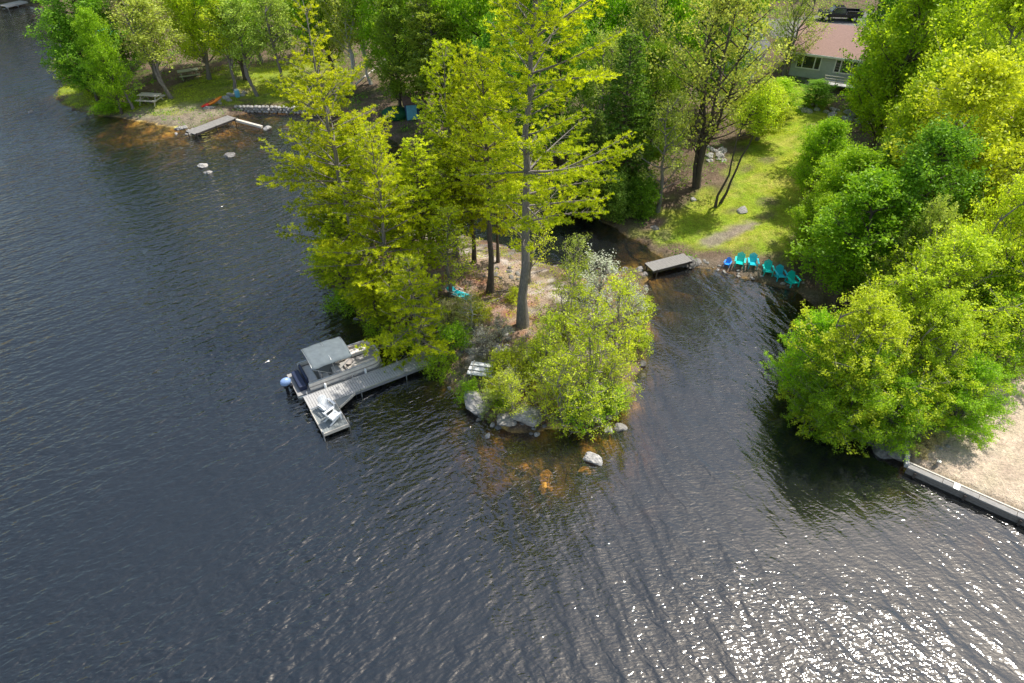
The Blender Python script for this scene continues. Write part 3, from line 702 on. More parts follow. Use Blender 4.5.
crown('mid', 440, 5, 19, 42, 'green crown at the top edge above the small blue shed', variant=0)
crown('bright', 385, 0, 17, 34, 'green crown at the top edge left of the dark olive pine', variant=2)
# ---- left shore
for (px, py, H, R, v, mt, lab) in [(172, 98, 12.5, 3.6, 0, 'olive', 'pale budding tree with a pale base beside the lower picnic table'), (234, 90, 12, 3.2, 1, None, 'slender yellow-green tree behind the orange kayak'),
        (208, 66, 12, 3.6, 2, None, 'yellow-green tree behind the upper picnic table'), (258, 96, 12.5, 3.0, 0, 'olive', 'slender olive tree at the left end of the stone wall'), (286, 92, 13, 3.2, 1, 'olive', 'slender olive tree behind the middle of the stone wall'),
        (318, 84, 13.5, 3.4, 2, 'bright', 'slender green tree behind the right end of the stone wall'), (150, 62, 12, 3.4, 1, 'tan', 'tan budding tree behind the teal canopy shelter'), (350, 88, 14, 3.2, 0, 'olive', 'pale-trunked tree above the fallen log'),
        (372, 84, 14, 3.0, 1, 'bright', 'pale-trunked green tree right of the fallen log'), (262, 62, 13, 3.6, 2, 'bright', 'light green tree in the open woodland behind the left bank'), (305, 58, 13, 3.6, 0, None, 'yellow-green tree in the open woodland behind the stone wall')]:
    foot('tallthin', px, py, H, R, lab, variant=v, mt=mt, bark='birch' if 'pale-trunked' in lab else None)
crown('tan', 130, -4, 16, 30, 'tan budding tree at the top edge', variant=1)
crown('bright', 98, 50, 12, 19, 'bright green tree at the point of the left shore', variant=0)
crown('mid', 78, 50, 10, 20, 'narrow green tree leaning over the water above the left point', variant=2)
crown('slim', 122, 78, 6, 15, 'lower thin tree on the point of the left shore', variant=1, mt='bright')
crown('mid', 80, 22, 14, 36, 'green tree behind the small white boat', variant=1)
crown('hemlock', 108, 10, 15, 30, 'dark hemlock at the top edge of the left shore', variant=0, frac=.5)
crown('yellow', 185, -8, 17, 30, 'yellow-green crown at the top edge, upper left', variant=0)
crown('bright', 225, -8, 17, 32, 'green crown at the top edge behind the yellow-green tree', variant=0)
crown('bright', 320, -8, 17, 32, 'green crown at the top edge above the stone wall', variant=1)
foot('shrub', 92, 94, 1.4, 1.8, 'low yellow-green shrub on the tip of the left shore', mt=None)
foot('shrubgreen', 120, 108, 1.8, 2.2, 'green shrub on the left shore below the point tree')
foot('shrubgreen', 104, 112, 1.0, 1.4, 'green waterline shrub on the left shore')
foot('shrub', 84, 62, 3.4, 2.6, 'pale willow shrub leaning over the water below the white boat', mt='olive')
foot('shrub', 72, 75, 2.6, 2.2, 'pale shrub at the shore above the point', mt='olive')
for (px, py, H, lab) in [(44, -2, 17, 'right of the pale dock'), (20, -8, 18, 'directly behind the pale dock'), (-6, -6, 18, 'left of the pale dock'), (-34, -4, 19, 'at the left edge of the photo'), (62, -6, 17, 'nearest the white motorboat'), (-70, -2, 18, 'just outside the left edge')]:
    foot('hemlock', px, py, H, 5.5, 'dark hemlock on the far bank '+lab)
# a second row that fills the forest behind, seen between the crowns
rowlab = {'mid': 'green forest tree', 'bright': 'light green forest tree', 'olive': 'olive budding forest tree', 'hemlock': 'dark forest hemlock', 'pineback': 'dark forest pine'}
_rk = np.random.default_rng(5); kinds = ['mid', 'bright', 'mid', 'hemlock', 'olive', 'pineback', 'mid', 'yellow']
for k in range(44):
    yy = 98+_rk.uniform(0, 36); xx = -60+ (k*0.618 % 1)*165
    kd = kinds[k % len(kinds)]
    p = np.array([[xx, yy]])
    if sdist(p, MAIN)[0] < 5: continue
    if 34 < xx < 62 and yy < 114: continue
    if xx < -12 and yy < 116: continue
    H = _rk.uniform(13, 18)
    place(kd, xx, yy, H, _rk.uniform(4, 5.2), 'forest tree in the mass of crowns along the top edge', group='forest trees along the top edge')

_q = random.Random(4); _bb = [(_q.uniform(440, 560), _q.uniform(262, 350), _q.uniform(0, 6.28), _q.uniform(.9, 2.2)) for _ in range(14)]
# grass tufts and undergrowth (nobody could count them)
def scatter(name, pts, per, spread, size, m, zoff=.05, up=.2, label=None):
    V, Fq, Cq = leaf_quads(pts+np.array([0, 0, zoff]), per, spread, size, np.random.default_rng(len(pts)), up=up, flat=.35)
    o = mesh_np(name, V, Fq, m, col=Cq); o['kind'] = 'stuff'; o['label'] = label; o['category'] = 'plants'; return o
def sample_region(fn, n, box, seed):
    r = np.random.default_rng(seed); p = np.column_stack([r.uniform(box[0], box[1], n*4), r.uniform(box[2], box[3], n*4)])
    z, d, dm, di, sd = terrain(p); k = fn(p, z, d, dm, di, sd, r); p = p[k][:n]; z = z[k][:n]
    return np.column_stack([p, z])
def f_forest(p, z, d, dm, di, sd, r):
    return (dm > .4) & (sd < .2) & (sdist(p, LAWN) < -.5) & (sdist(p, LEFTG) < 1) & (sdist(p, BEACH) < -.3) & (sdist(p, GRAVEL) < 0) & (sn(p[:, 0], p[:, 1], 6, 4)+r.uniform(-1, 1, len(p)) > -.3)
pts = sample_region(f_forest, 5200, (-70, 75, 30, 125), 1)
scatter('undergrowth', pts, 14, .28, .17, M['mid'], .2, label='low green undergrowth on the forest floor of the mainland')
pts = sample_region(lambda p, z, d, dm, di, sd, r: (di > .3) & (sn(p[:, 0], p[:, 1], 3, 4)+r.uniform(-1, 1, len(p)) > .1), 1500, (-16, 13, 24, 60), 2)
scatter('low_plants', pts, 14, .2, .11, M['yellow'], .1, label='low yellow-green plants covering the island floor')
pts = sample_region(lambda p, z, d, dm, di, sd, r: (sdist(p, LAWN) > -.3) & (dm > .3) & (sdist(p, PATHP) < 0) & (sdist(p, BEACH) < 0) & (sn(p[:, 0], p[:, 1], 5, 6)+r.uniform(-1, 1, len(p)) > -.2), 9000, (10, 45, 44, 90), 3)
scatter('grass', pts, 6, .16, .07, M['bright'], .04, label='yellow-green lawn grass above the turquoise chairs')
pts = sample_region(lambda p, z, d, dm, di, sd, r: (sdist(p, LEFTG) > -.3) & (dm > .3) & (sn(p[:, 0], p[:, 1], 5, 6)+r.uniform(-1, 1, len(p)) > 0), 7000, (-70, -15, 70, 105), 4)
scatter('shore_grass', pts, 8, .2, .1, M['yellow'], .04, label='yellow-green grass along the left shore')

pts = sample_region(lambda p, z, d, dm, di, sd, r: (di > .3), 2600, (-16, 13, 24, 60), 12)
scatter('leaf_litter', pts, 4, .16, .10, M['litter'], .03, label='brown and pale leaf litter covering the island floor')
for i in range(14):
    q = G(_bb[i][0], _bb[i][1], .06); az = _bb[i][2]; L = _bb[i][3]
    e = q+Vector((math.cos(az)*L, math.sin(az)*L, 0)); e.z = hz(e.x, e.y)+.1; md = q.lerp(e, .5)+Vector((.1, -.08, .08))
    mb = MB(); mb.tube([q, md, e], [.05, .04, .015], 6); sb = md+Vector((math.cos(az+.8)*L*.35, math.sin(az+.8)*L*.35, .12)); mb.tube([md, sb], [.025, .008], 5)
    tag(mb.build('fallen_branch', M['barkgrey'], smooth=True), 'grey fallen branch lying on the bare ground of the island', 'branch', 'fallen branches on the island')
# ------------------------------------------------------------------ rocks
def rock_mesh(seed, sub=4, rough=.22, flat=.7):
    import bmesh
    bm = bmesh.new(); bmesh.ops.create_icosphere(bm, subdivisions=sub, radius=1)
    r = np.random.default_rng(seed); ks = r.normal(size=(9, 3))*2.0; k2 = r.normal(size=(9, 3))*9.0; ph = r.uniform(0, 6.28, 9); pl = unit(r.normal(size=(7, 3))); dd = r.uniform(.62, .9, 7)
    for v in bm.verts:
        p = np.array(v.co)
        q = p*(1+rough*np.sin(ks@p+ph).sum()/4)
        for n_, d_ in zip(pl, dd):
            e = q@n_-d_
            if e > 0: q = q-n_*e*.85
        q = q*(1+.030*np.sin(k2@p+ph).sum()/2)
        v.co = (q[0], q[1], q[2]*flat)
    me = bpy.data.meshes.new('rock'); bm.to_mesh(me); bm.free(); return me
RM = [rock_mesh(200+i) for i in range(6)]
for me in RM: me.materials.append(M['rock'])
_rr = random.Random(9)
def rock(loc, s, label, name='boulder', group=None, m='rock', cat='rock', sz=None):
    o = bpy.data.objects.new(name, RM[_rr.randrange(6)]); C.objects.link(o); o.location = loc
    o.scale = (s*_rr.uniform(.8, 1.2), s*_rr.uniform(.8, 1.2), (sz or s)*_rr.uniform(.7, 1.1)); o.rotation_euler = (_rr.uniform(-.3, .3), _rr.uniform(-.3, .3), _rr.uniform(0, 6.28))
    o.material_slots[0].link = 'OBJECT'; o.material_slots[0].material = M[m]
    return tag(o, label, cat, group)
rock(G(529, 418, .35), 1.0, 'big pale grey boulder at the south tip of the island', m='rocklight')
rock(G(478, 406, .3), 1.0, 'big grey boulder at the south-west shore of the island', m='rocklight')
rock(G(505, 420, .1), .65, 'large rounded boulder between the two biggest ones', m='rock')
rock(Wv(593, 459, .02), .55, 'pale boulder standing alone in the water off the south tip', m='rocklight')
rock(Wv(546, 478, -.3), .5, 'orange submerged rock south of the island', m='rockorange')
rock(Wv(546, 489, -.28), .42, 'smaller orange submerged rock below the first', m='rockorange')
rock(Wv(523, 468, -.3), .36, 'small orange submerged rock left of the bigger ones', m='rockorange')
rock(Wv(587, 471, -.28), .42, 'orange submerged rock beside the lone pale boulder', m='rockorange')
rock(Wv(203, 166, .0), .55, 'pale rock in the left cove nearest its middle', m='rocklight')
rock(Wv(209, 173, -.05), .45, 'lowest pale rock in the left cove', m='rocklight')
rock(Wv(230, 156, -.1), .6, 'flat tan rock in the left cove', m='rock')
rock(Wv(31, 112, 0), .3, 'tiny rock breaking the water off the left point', m='rocklight')
rock(Wv(267, 129, .02), .45, 'small pale rock in front of the stone wall', m='rocklight')
rock(G(742, 211), .55, 'pale boulder on the lawn', m='rocklight')
rock(G(694, 200), .4, 'small stone on the lawn beside the big tree', m='rocklight')
rock(G(690, 262), .75, 'flat grey boulder under the footbridge end')
rock(G(680, 264), .6, 'grey boulder in the water under the footbridge')
rock(G(697, 262), .4, 'small boulder right of the footbridge')
rock(G(866, 436), .8, 'dark boulder at the right shore under the overhanging tree')
rock(G(886, 450), 1.0, 'dark flat boulder beside the end of the timber wall')
rock(G(900, 452), .8, 'dark boulder touching the corner of the timber wall')
rock(G(655, 228), .35, 'small stone on the channel bank')
for i, t in enumerate(np.linspace(0, 1, 64)):   # shore stones round the island, spaced along the real shoreline
    per = np.vstack([ISL, ISL[:1]]); seg = np.linalg.norm(np.diff(per, axis=0), axis=1); cum = np.concatenate([[0], np.cumsum(seg)])
    s = t*cum[-1]; px_ = np.interp(s, cum, per[:, 0])+_rr.uniform(-.45, .35); py_ = np.interp(s, cum, per[:, 1])+_rr.uniform(-.45, .35)
    rock((px_, py_, hz(px_, py_)+.02), _rr.uniform(.12, .36), 'shore stone at the waterline round the island', 'stone', 'shore stones round the island', m='rock')
for i in range(34):
    q = G(_rr.uniform(462, 512), _rr.uniform(322, 352)); rock(q, _rr.uniform(.12, .34), 'grey stone in the rubble left of the tallest trunk', 'stone', 'rubble stones on the island', m=_rr.choice(['rock', 'rocklight']))
for i in range(14):
    q = G(_rr.uniform(475, 620), _rr.uniform(412, 436)); rock(q, _rr.uniform(.15, .35), 'stone in the shallows off the south tip', 'stone', 'stones in the south shallows', m=_rr.choice(['rock', 'rocklight']))
for i in range(16):
    q = G(_rr.uniform(496, 510)+_rr.uniform(-14, 14), _rr.uniform(266, 282)); rock(q, _rr.uniform(.12, .3), 'stone among leaf litter behind the slender pine', 'stone', 'stones behind the slender pine', m='rock')
for i in range(42):
    t = _rr.random(); q = G(800+t*85+_rr.uniform(-3, 3), 107+t*17+_rr.uniform(-5, 5)); rock(q, _rr.uniform(.18, .5), 'pale stone of the stone bank above the lawn', 'stone', 'stones of the bank above the lawn', m='rocklight')
for i in range(14):
    q = G(_rr.uniform(705, 724), _rr.uniform(146, 164)); rock(q, _rr.uniform(.2, .5), 'stone of the pile behind the big lawn tree', 'stone', 'stone pile by the big lawn tree', m='rocklight')
for i in range(18):
    t = _rr.random(); q = G(205+t*38+_rr.uniform(-3, 3), 107-t*14+_rr.uniform(-3, 3)); rock(q, _rr.uniform(.25, .5), 'pale stone of the row behind the orange kayak', 'stone', 'stones behind the orange kayak', m='rocklight')
for i in range(16):
    q = G(_rr.uniform(176, 200), _rr.uniform(127, 134)); rock(q, _rr.uniform(.2, .4), 'white stone heaped at the end of the left pier', 'stone', 'stones at the end of the left pier', m='rocklight')
for i in range(26):
    t = _rr.random(); q = G(700+t*105, 264+t*24+_rr.uniform(-5, 4)); rock(q, _rr.uniform(.06, .16), 'small stone on the brown beach', 'stone', 'pebbles on the beach', m='rocklight')

# stone retaining wall of the left cove: one dry-stone wall
mb = MB(); A0 = G(237, 109); A1 = G(338, 112)
for row in range(3):
    n = 26
    for i in range(n):
        t = (i+.5*(row % 2)+_rr.uniform(-.1, .1))/n; p = A0.lerp(A1, t); w = (A1-A0).length/n
        mb.ell((p.x+_rr.uniform(-.05, .05), p.y+_rr.uniform(-.1, .1), .1+row*.27), (w*.56, .33, .19), 7, 5)
tag(mb.build('stone_wall', M['rocklight'], smooth=False), 'dry stone wall along the back of the left cove', 'wall')

# ------------------------------------------------------------------ left cove furniture
def planks(mb, a, b, width, z, n, th=.05, gap=.02):
    a = Vector(a); b = Vector(b); d = (b-a).normalized(); s = Vector((-d.y, d.x, 0)); L = (b-a).length/n
    for i in range(n):
        c = a+d*L*(i+.5); Mx = Matrix((d, s, Vector((0, 0, 1)))).transposed()
        mb.box((c.x, c.y, z+_rr.uniform(-.004, .004)), (L-gap, width, th), Mx)
def frame_dock(name, label, a, b, width, z, n, m, dark, posts=3, cat='dock', slope=0):
    r = thing(name, label, cat, (0, 0, 0)); a = Vector(a); b = Vector(b); d = (b-a).normalized(); s = Vector((-d.y, d.x, 0))
    mb = MB(); planks(mb, a, b, width, z, n); mb.build('decking', m, r)
    f = MB()
    for k in (-1, 1): f.bar((a+s*k*(width/2-.06))[:2]+(z-.12,) if False else Vector(((a+s*k*(width/2-.06)).x, (a+s*k*(width/2-.06)).y, z-.13)), Vector(((b+s*k*(width/2-.06)).x, (b+s*k*(width/2-.06)).y, z-.13)), .08, .2)
    f.build('frame', dark, r)
    for i in range(posts):
        for k in (-1, 1):
            c = a.lerp(b, (i+.1)/(posts-.8) if posts > 1 else .5)+s*k*(width/2+.05)
            p = MB(); p.tube([(c.x, c.y, -1.2), (c.x, c.y, z+.08)], .05, 8); p.build('post', dark, r)
    return r
frame_dock('pier', 'weathered grey pier running down from the left shore', Wv(232, 117, .6), Wv(190, 133, .6), 1.6, .62, 26, M['dockold'], M['darkwood'])
mb = MB(); mb.bar(Wv(228, 118, .45), Wv(262, 127, .1), .35, .25); tag(mb.build('timber_beam', M['palewood']), 'pale timber beam slanting from the pier into the water', 'beam')
# kayak
def make_kayak(label, loc, rz, ry):
    r = thing('kayak', label, 'kayak', loc, rz); r.rotation_euler = (0, ry, rz)
    L = 2.9; sec = 13; vs = []; fs = []; n = 12
    for i in range(sec):
        t = i/(sec-1); w = .34*math.sin(PI*t)**.55+.01; hgt = .17*math.sin(PI*t)**.4+.02; zz = .12*(2*t-1)**2
        for j in range(n):
            a = 2*PI*j/n; vs.append((L*(t-.5), w*math.cos(a), zz+hgt*math.sin(a)))
    for i in range(sec-1):
        for j in range(n): fs.append((i*n+j, i*n+(j+1) % n, (i+1)*n+(j+1) % n, (i+1)*n+j))
    half = [f for f in fs if sum(vs[k][0] for k in f)/4 < -.45]; rest = [f for f in fs if f not in half]
    a = MB(); a.v = vs; a.f = rest; a.build('hull', M['orange'], r, smooth=True)
    b = MB(); b.v = vs; b.f = half; b.build('bow', M['red'], r, smooth=True)
    c = MB(); c.tube([(.45*math.cos(t)*1.0, .2*math.sin(t), .19) for t in np.linspace(0, 2*PI, 17)], .03, 6, False); c.build('cockpit_rim', M['black'], r)
    s = MB(); s.ell((0, 0, .16), (.42, .18, .02), 14, 4); s.build('cockpit', M['black'], r)
    return r
kp = G(213, 106); make_kayak('orange and red kayak lying on the bank by the pier', (kp.x, kp.y, kp.z+.45), math.radians(40), math.radians(-14))
def make_picnic(label, loc, rz, m, group='picnic tables on the left shore'):
    r = thing('picnic_table', label, 'table', loc, rz, group)
    t = MB()
    for i in range(5): t.box((0, -.32+i*.16, .75), (1.9, .145, .04))
    t.build('tabletop', m, r)
    for s in (-1, 1):
        b = MB()
        for k in (0, 1): b.box((0, s*(.66+k*.15), .45), (1.9, .14, .04))
        b.build('bench', m, r)
    for s in (-1, 1):
        f = MB(); f.bar((s*.7, -.75, 0), (s*.7, -.22, .73), .04, .1); f.bar((s*.7, .75, 0), (s*.7, .22, .73), .04, .1); f.bar((s*.75, -.8, .4), (s*.75, .8, .4), .04, .1); f.build('leg', m, r)
    return r
p = G(190, 78); make_picnic('greenish wooden picnic table under the yellow-green tree', p, .5, M['tablewood']).scale = (1.35,)*3
p = G(152, 103); make_picnic('pale wooden picnic table near the water of the left shore', p, -.15, M['palewood']).scale = (1.4,)*3
p = G(238, 97)
b = MB(); b.tube([(0, 0, z) for z in (0, .1, .45, .8, .9)], [.27, .3, .32, .3, .27], 14); bo = b.build('drum', M['ltblue'], smooth=False)
rr_ = thing('barrel', 'light blue barrel at the foot of a tree behind the pier', 'barrel', p); bo.parent = rr_
b = MB(); b.tube([(0, 0, .9), (0, 0, .95)], .26, 14); b.build('lid', M['white'], rr_)
# teal tarp shelter and small white boat
p = G(113, 46)
r = thing('canopy_shelter', 'teal canopy shelter under the trees of the left shore', 'canopy', p, .2)
m_ = MB(); m_.add([(-1.9, -1.3, 1.9), (1.9, -1.3, 1.9), (1.9, 1.3, 1.9), (-1.9, 1.3, 1.9), (-1.2, 0, 2.5), (1.2, 0, 2.5), (-1.9, -1.3, 1.7), (1.9, -1.3, 1.7), (1.9, 1.3, 1.7), (-1.9, 1.3, 1.7)],
      [(0, 1, 5, 4), (1, 2, 5), (2, 3, 4, 5), (3, 0, 4), (0, 6, 7, 1), (1, 7, 8, 2), (2, 8, 9, 3), (3, 9, 6, 0)]); m_.build('canopy', M['tealtarp'], r)
for sx in (-1, 1):
    for sy in (-1, 1):
        q = MB(); q.tube([(sx*1.85, sy*1.25, 0), (sx*1.85, sy*1.25, 1.9)], .03, 6); q.build('pole', M['alu'], r)
def make_motorboat(label, loc, rz, L=4.6):
    r = thing('motorboat', label, 'boat', loc, rz)
    st = []; n = 9
    for i in range(n):
        t = i/(n-1); w = .85*(1-max(0, (t-.45)/.55)**2.2)+.02; kz = -.15+.45*max(0, (t-.6)/.4)**2; sh = .55+.25*t*t
        st.append([(L*(t-.5), -w, sh), (L*(t-.5), -w*.8, kz+.12), (L*(t-.5), 0, kz), (L*(t-.5), w*.8, kz+.12), (L*(t-.5), w, sh)])
    h = MB(); vs = [v for s_ in st for v in s_]; fs = [(i*5+j, i*5+j+1, (i+1)*5+j+1, (i+1)*5+j) for i in range(n-1) for j in range(4)]+[(0, 1, 2, 3, 4)]
    h.add(vs, fs); h.build('hull', M['white'], r)
    f = MB(); f.prism([(-L*.48, -.7), (L*.15, -.7), (L*.15, .7), (-L*.48, .7)], .18, .22); f.build('floor', M['carpet'], r)
    d = MB(); d.add([st[i][k] for i in range(5, 9) for k in (0, 4)], [(0, 1, 3, 2), (2, 3, 5, 4), (4, 5, 7, 6)]); d.build('foredeck', M['white'], r)
    w = MB(); w.add([(.3, -.65, .68), (.3, .65, .68), (.05, .55, 1.05), (.05, -.55, 1.05)], [(0, 1, 2, 3)]); w.build('windshield', M['glass'], r)
    for s in (-1, 1):
        c = MB(); c.box((-.5, s*.4, .5), (.45, .42, .12)); c.box((-.75, s*.4, .72), (.1, .42, .4)); c.build('seat', M['tealtarp'], r, bevel=.03)
    o = MB(); o.box((-L/2-.2, 0, .75), (.4, .32, .45), taper=.8); o.box((-L/2-.2, 0, .2), (.12, .1, .8)); o.build('outboard_motor', M['black'], r, bevel=.04)
    return r
make_motorboat('small white motorboat with teal seats moored beneath the left shore trees', Wv(64, 30, 0), math.radians(-35), 4.8)
frame_dock('far_dock', 'pale dock on the far bank at the top left', Wv(2, 6, .5), Wv(24, 1, .5), 2.2, .5, 26, M['palewood'], M['greywood'])
for q in bpy.data.objects:
    if q.name == 'far_dock': q.name = 'dock'
# pale logs behind cove
for (a, b, r_, lab) in [((343, 99), (384, 70), .14, 'long pale fallen log leaning on the bank behind the cove'), ((383, 66), (395, 52), .12, 'short pale log above the fallen one')]:
    A = G(*a, .3); Bp = G(*b, 1.0); mb = MB(); mb.tube([A, A.lerp(Bp, .5)+Vector((0, 0, .15)), Bp], [r_, r_*.8, r_*.5], 7); tag(mb.build('fallen_log', M['birch'], smooth=True), lab, 'log')
# small blue shed
p = G(415, 117)
r = thing('shed', 'small light blue shed with brown roof at the channel head', 'shed', p, math.radians(14))
def gable_house(r, Lx, Ly, Hw, Hr, wm, rm, ov=.3, side=None):
    w = MB(); w.box((0, 0, Hw/2), (Lx, Ly, Hw)); w.build('wall', wm, r)
    g = MB()
    for s in (-1, 1):
        x_ = s*(Lx/2-.02); x2 = s*(Lx/2+.003)
        g.add([(x_, -Ly/2, Hw), (x_, Ly/2, Hw), (x_, 0, Hw+Hr), (x2, -Ly/2, Hw), (x2, Ly/2, Hw), (x2, 0, Hw+Hr)], [(0, 1, 2), (3, 5, 4), (0, 3, 4, 1), (1, 4, 5, 2), (2, 5, 3, 0)])
    g.build('gable', wm, r)
    k = Hr/(Ly/2); th = .12; e = Ly/2+ov; ze = Hw-k*ov
    rf = MB()
    for s in (-1, 1):
        rf.add([(-Lx/2-ov, s*e, ze+.01), (Lx/2+ov, s*e, ze+.01), (Lx/2+ov, 0, Hw+Hr+.01), (-Lx/2-ov, 0, Hw+Hr+.01), (-Lx/2-ov, s*e, ze+th), (Lx/2+ov, s*e, ze+th), (Lx/2+ov, 0, Hw+Hr+th), (-Lx/2-ov, 0, Hw+Hr+th)],
               [(0, 1, 2, 3), (4, 7, 6, 5), (0, 4, 5, 1), (0, 3, 7, 4), (1, 5, 6, 2)])
    return rf.build('roof', rm, r)
gable_house(r, 2.2, 1.8, 2.1, .7, M['dkblue'], M['brownroof'])
d = MB(); d.box((-.42, -.93, 1.05), (1.2, .05, 2.0)); dd_ = d.build('door', M['ltblue'], r)
h = MB(); h.box((-.0, -.97, 1.0), (.05, .05, .16)); h.build('handle', M['alu'], dd_)
d = MB(); d.box((.72, -.925, 1.3), (.5, .04, .6)); d.build('window', M['glass'], r)
p = G(396, 118); mb = MB(); ell = []; mb.ell((p.x, p.y, p.z+.5), (1.7, 1.2, .9), 16, 8); tag(mb.build('covered_woodpile', M['tarp'], smooth=True), 'dark green tarp draped over a pile left of the blue shed', 'tarp')

# ------------------------------------------------------------------ house, pickup, white cottage
HA = W(791, 52, 7.0); HB = W(892, 65, 7.0); hd = unit((HB-HA)[None])[0]; hrz = math.atan2(hd[1], hd[0])
Lx = float(np.linalg.norm(HB-HA))-.6; Ly = 8.0
base = Vector(HA.tolist())+Vector(hd.tolist())*(Lx/2+.3)+Vector((-math.sin(hrz), math.cos(hrz), 0))*(Ly/2+.35)
gz = 4.3
r = thing('house', 'grey-green house with red-brown shingle roof above the lawn', 'house', (base.x, base.y, gz), hrz)
roof = gable_house(r, Lx, Ly, 2.9, 2.2, M['siding'], M['roofred'], .4)
sd = MB()
for k in range(12): sd.box((0, -Ly/2-.012, .25+k*.22), (Lx-.02, .02, .19))
sd.build('siding_boards', M['siding'], r)
for (cx, w_) in ((-Lx/2+1.9, 2.6), (-Lx/2+6.0, 2.4), (-Lx/2+9.6, 1.8)):
    fr = MB(); y0 = -Ly/2-.05
    for zz in (1.05, 2.45): fr.box((cx, y0, zz), (w_+.2, .08, .12))
    for xx in (-w_/2, -w_/4, w_/4, w_/2): fr.box((cx+xx, y0-.001, 1.75), (.12, .075, 1.3))
    wn = fr.build('window', M['whitepaint'], r)
    g = MB(); g.box((cx, y0+.012, 1.75), (w_-.1, .03, 1.28)); g.build('pane', M['glass'], wn)
fb = MB(); fb.box((0, -Ly/2-.46, 2.9-2.2/(Ly/2)*.4), (Lx+.8, .05, .2)); fb.build('fascia', M['whitepaint'], r)
ch = MB(); ch.box((2.5, 1.6, 5.1), (.6, .6, 1.6)); ch.build('chimney', M['rock'], roof)
dk = MB(); dk.box((2.2, -Ly/2-1.4, .35), (6.4, 2.6, .1)); dk.build('deck', M['greywood'], r)
rl = MB()
for zz in (.7, 1.0, 1.3): rl.box((2.2, -Ly/2-2.6, zz), (6.4, .05, .09))
for i in range(6): rl.box((-.95+i*1.26, -Ly/2-2.602, .85), (.09, .09, 1.0))
rl.build('deck_railing', M['palewood'], r)
fd = MB(); fd.box((0, 0, -.7), (Lx-.3, Ly-.3, 1.4)); fd.build('foundation', M['rock'], r)
for xx in (-.8, 2.2, 5.2):
    q = MB(); q.box((xx, -Ly/2-2.55, -.8), (.14, .14, 2.2)); q.build('deck_post', M['darkwood'], r)
# pickup
def make_pickup(label, loc, rz):
    r = thing('pickup_truck', label, 'pickup truck', loc, rz)
    b = MB(); b.prism([(-2.85, -.93), (2.55, -.93), (2.8, -.75), (2.85, 0), (2.8, .75), (2.55, .93), (-2.85, .93)], .5, .98); b.build('body', M['black'], r, bevel=.06)
    h = MB(); h.box((1.95, 0, 1.06), (1.6, 1.75, .22), taper=.92); h.build('hood', M['black'], r, bevel=.05)
    c = MB(); n0 = [(-.7, .98), (1.35, .98), (.75, 1.72), (-.45, 1.76)]
    vs = [(x_, -.88+(.12 if z_ > 1.2 else 0), z_) for x_, z_ in n0]+[(x_, .88-(.12 if z_ > 1.2 else 0), z_) for x_, z_ in n0]
    c.add(vs, [(0, 1, 2, 3), (4, 7, 6, 5), (3, 2, 6, 7), (0, 3, 7, 4), (1, 5, 6, 2)]); c.build('cab', M['black'], r, bevel=.05)
    w = MB(); w.add([(1.30, -.76, 1.08), (1.30, .76, 1.08), (.84, .68, 1.66), (.84, -.68, 1.66)], [(0, 1, 2, 3)]); 
    for v in range(4): w.v[v] = (w.v[v][0]+.06, w.v[v][1], w.v[v][2]+.03)
    w.build('windshield', M['glass'], r)
    for s in (-1, 1):
        w = MB(); w.add([(-.5, s*.885, 1.05), (1.0, s*.885, 1.05), (.62, s*.79, 1.62), (-.38, s*.79, 1.62)], [(0, 1, 2, 3)]); w.build('side_window', M['glass'], r)
    bd = MB(); bd.box((-1.8, -.86, 1.15), (2.1, .1, .36)); bd.box((-1.8, .86, 1.15), (2.1, .1, .36)); bd.box((-2.8, 0, 1.15), (.1, 1.62, .36)); bd.build('truck_bed', M['black'], r, bevel=.02)
    for sx in (-1.8, 1.85):
        for s in (-1, 1):
            t = MB(); t.tube([(sx, s*.72, .38), (sx, s*.98, .38)], .38, 18); wh = t.build('wheel', M['tire'], r)
            t = MB(); t.tube([(sx, s*.96, .38), (sx, s*.99, .38)], .2, 12); t.build('rim', M['alu'], wh)
    for s in (-1, 1):
        t = MB(); t.box((2.82, s*.66, .82), (.06, .3, .16)); t.build('headlight', M['white'], r)
    return r
DW = poly_px([(1, 1)])
def Gz(px, py): return G(px, py)
p = G(838, 20); make_pickup('black pickup truck parked behind the red-brown roof', (p.x, p.y, p.z+.02), math.radians(172))
p = G(848, 24); mb = MB(); 
pm = mat('asphalt', (.16, .15, .14), .95, .25, 3, bump=.01)
q = [(-10, -3.2), (9, -3.6), (12, 0), (10, 3.4), (-4, 4.2), (-11, 3)]
# driveway follows the terrain: grid sheet 4 mm-3 cm above ground
gxs, gys = np.meshgrid(np.linspace(-11, 14, 40), np.linspace(-3.4, 4.2, 14)); PP = np.column_stack([gxs.ravel()+p.x, gys.ravel()+p.y]); zz_ = terrain(PP)[0]+.03
ii = np.arange(40*14).reshape(14, 40); FF = np.stack([ii[:-1, :-1].ravel(), ii[:-1, 1:].ravel(), ii[1:, 1:].ravel(), ii[1:, :-1].ravel()], 1)
dv = mesh_np('driveway', np.column_stack([PP, zz_]), FF, pm, smooth=True); dv['kind'] = 'structure'
p = G(741, 80)
r = thing('cottage', 'white cottage with grey roof half hidden behind the big lawn tree', 'cottage', (p.x+.6, p.y+4, p.z-.3), math.radians(62))
gable_house(r, 7, 5, 2.9, 2.0, M['sidingwhite'], M['roofgrey'])
for cx in (-1.8, 1.6):
    fr = MB(); fr.box((cx, -2.53, 1.7), (1.3, .06, 1.3)); wn = fr.build('window', M['whitepaint'], r); g = MB(); g.box((cx, -2.565, 1.7), (1.1, .02, 1.1)); g.build('pane', M['glass'], wn)
p = G(424, 66)
r = thing('cottage', 'pale blue-grey cabin barely visible in the forest above the blue shed', 'cottage', (p.x, p.y+6, p.z), .2)
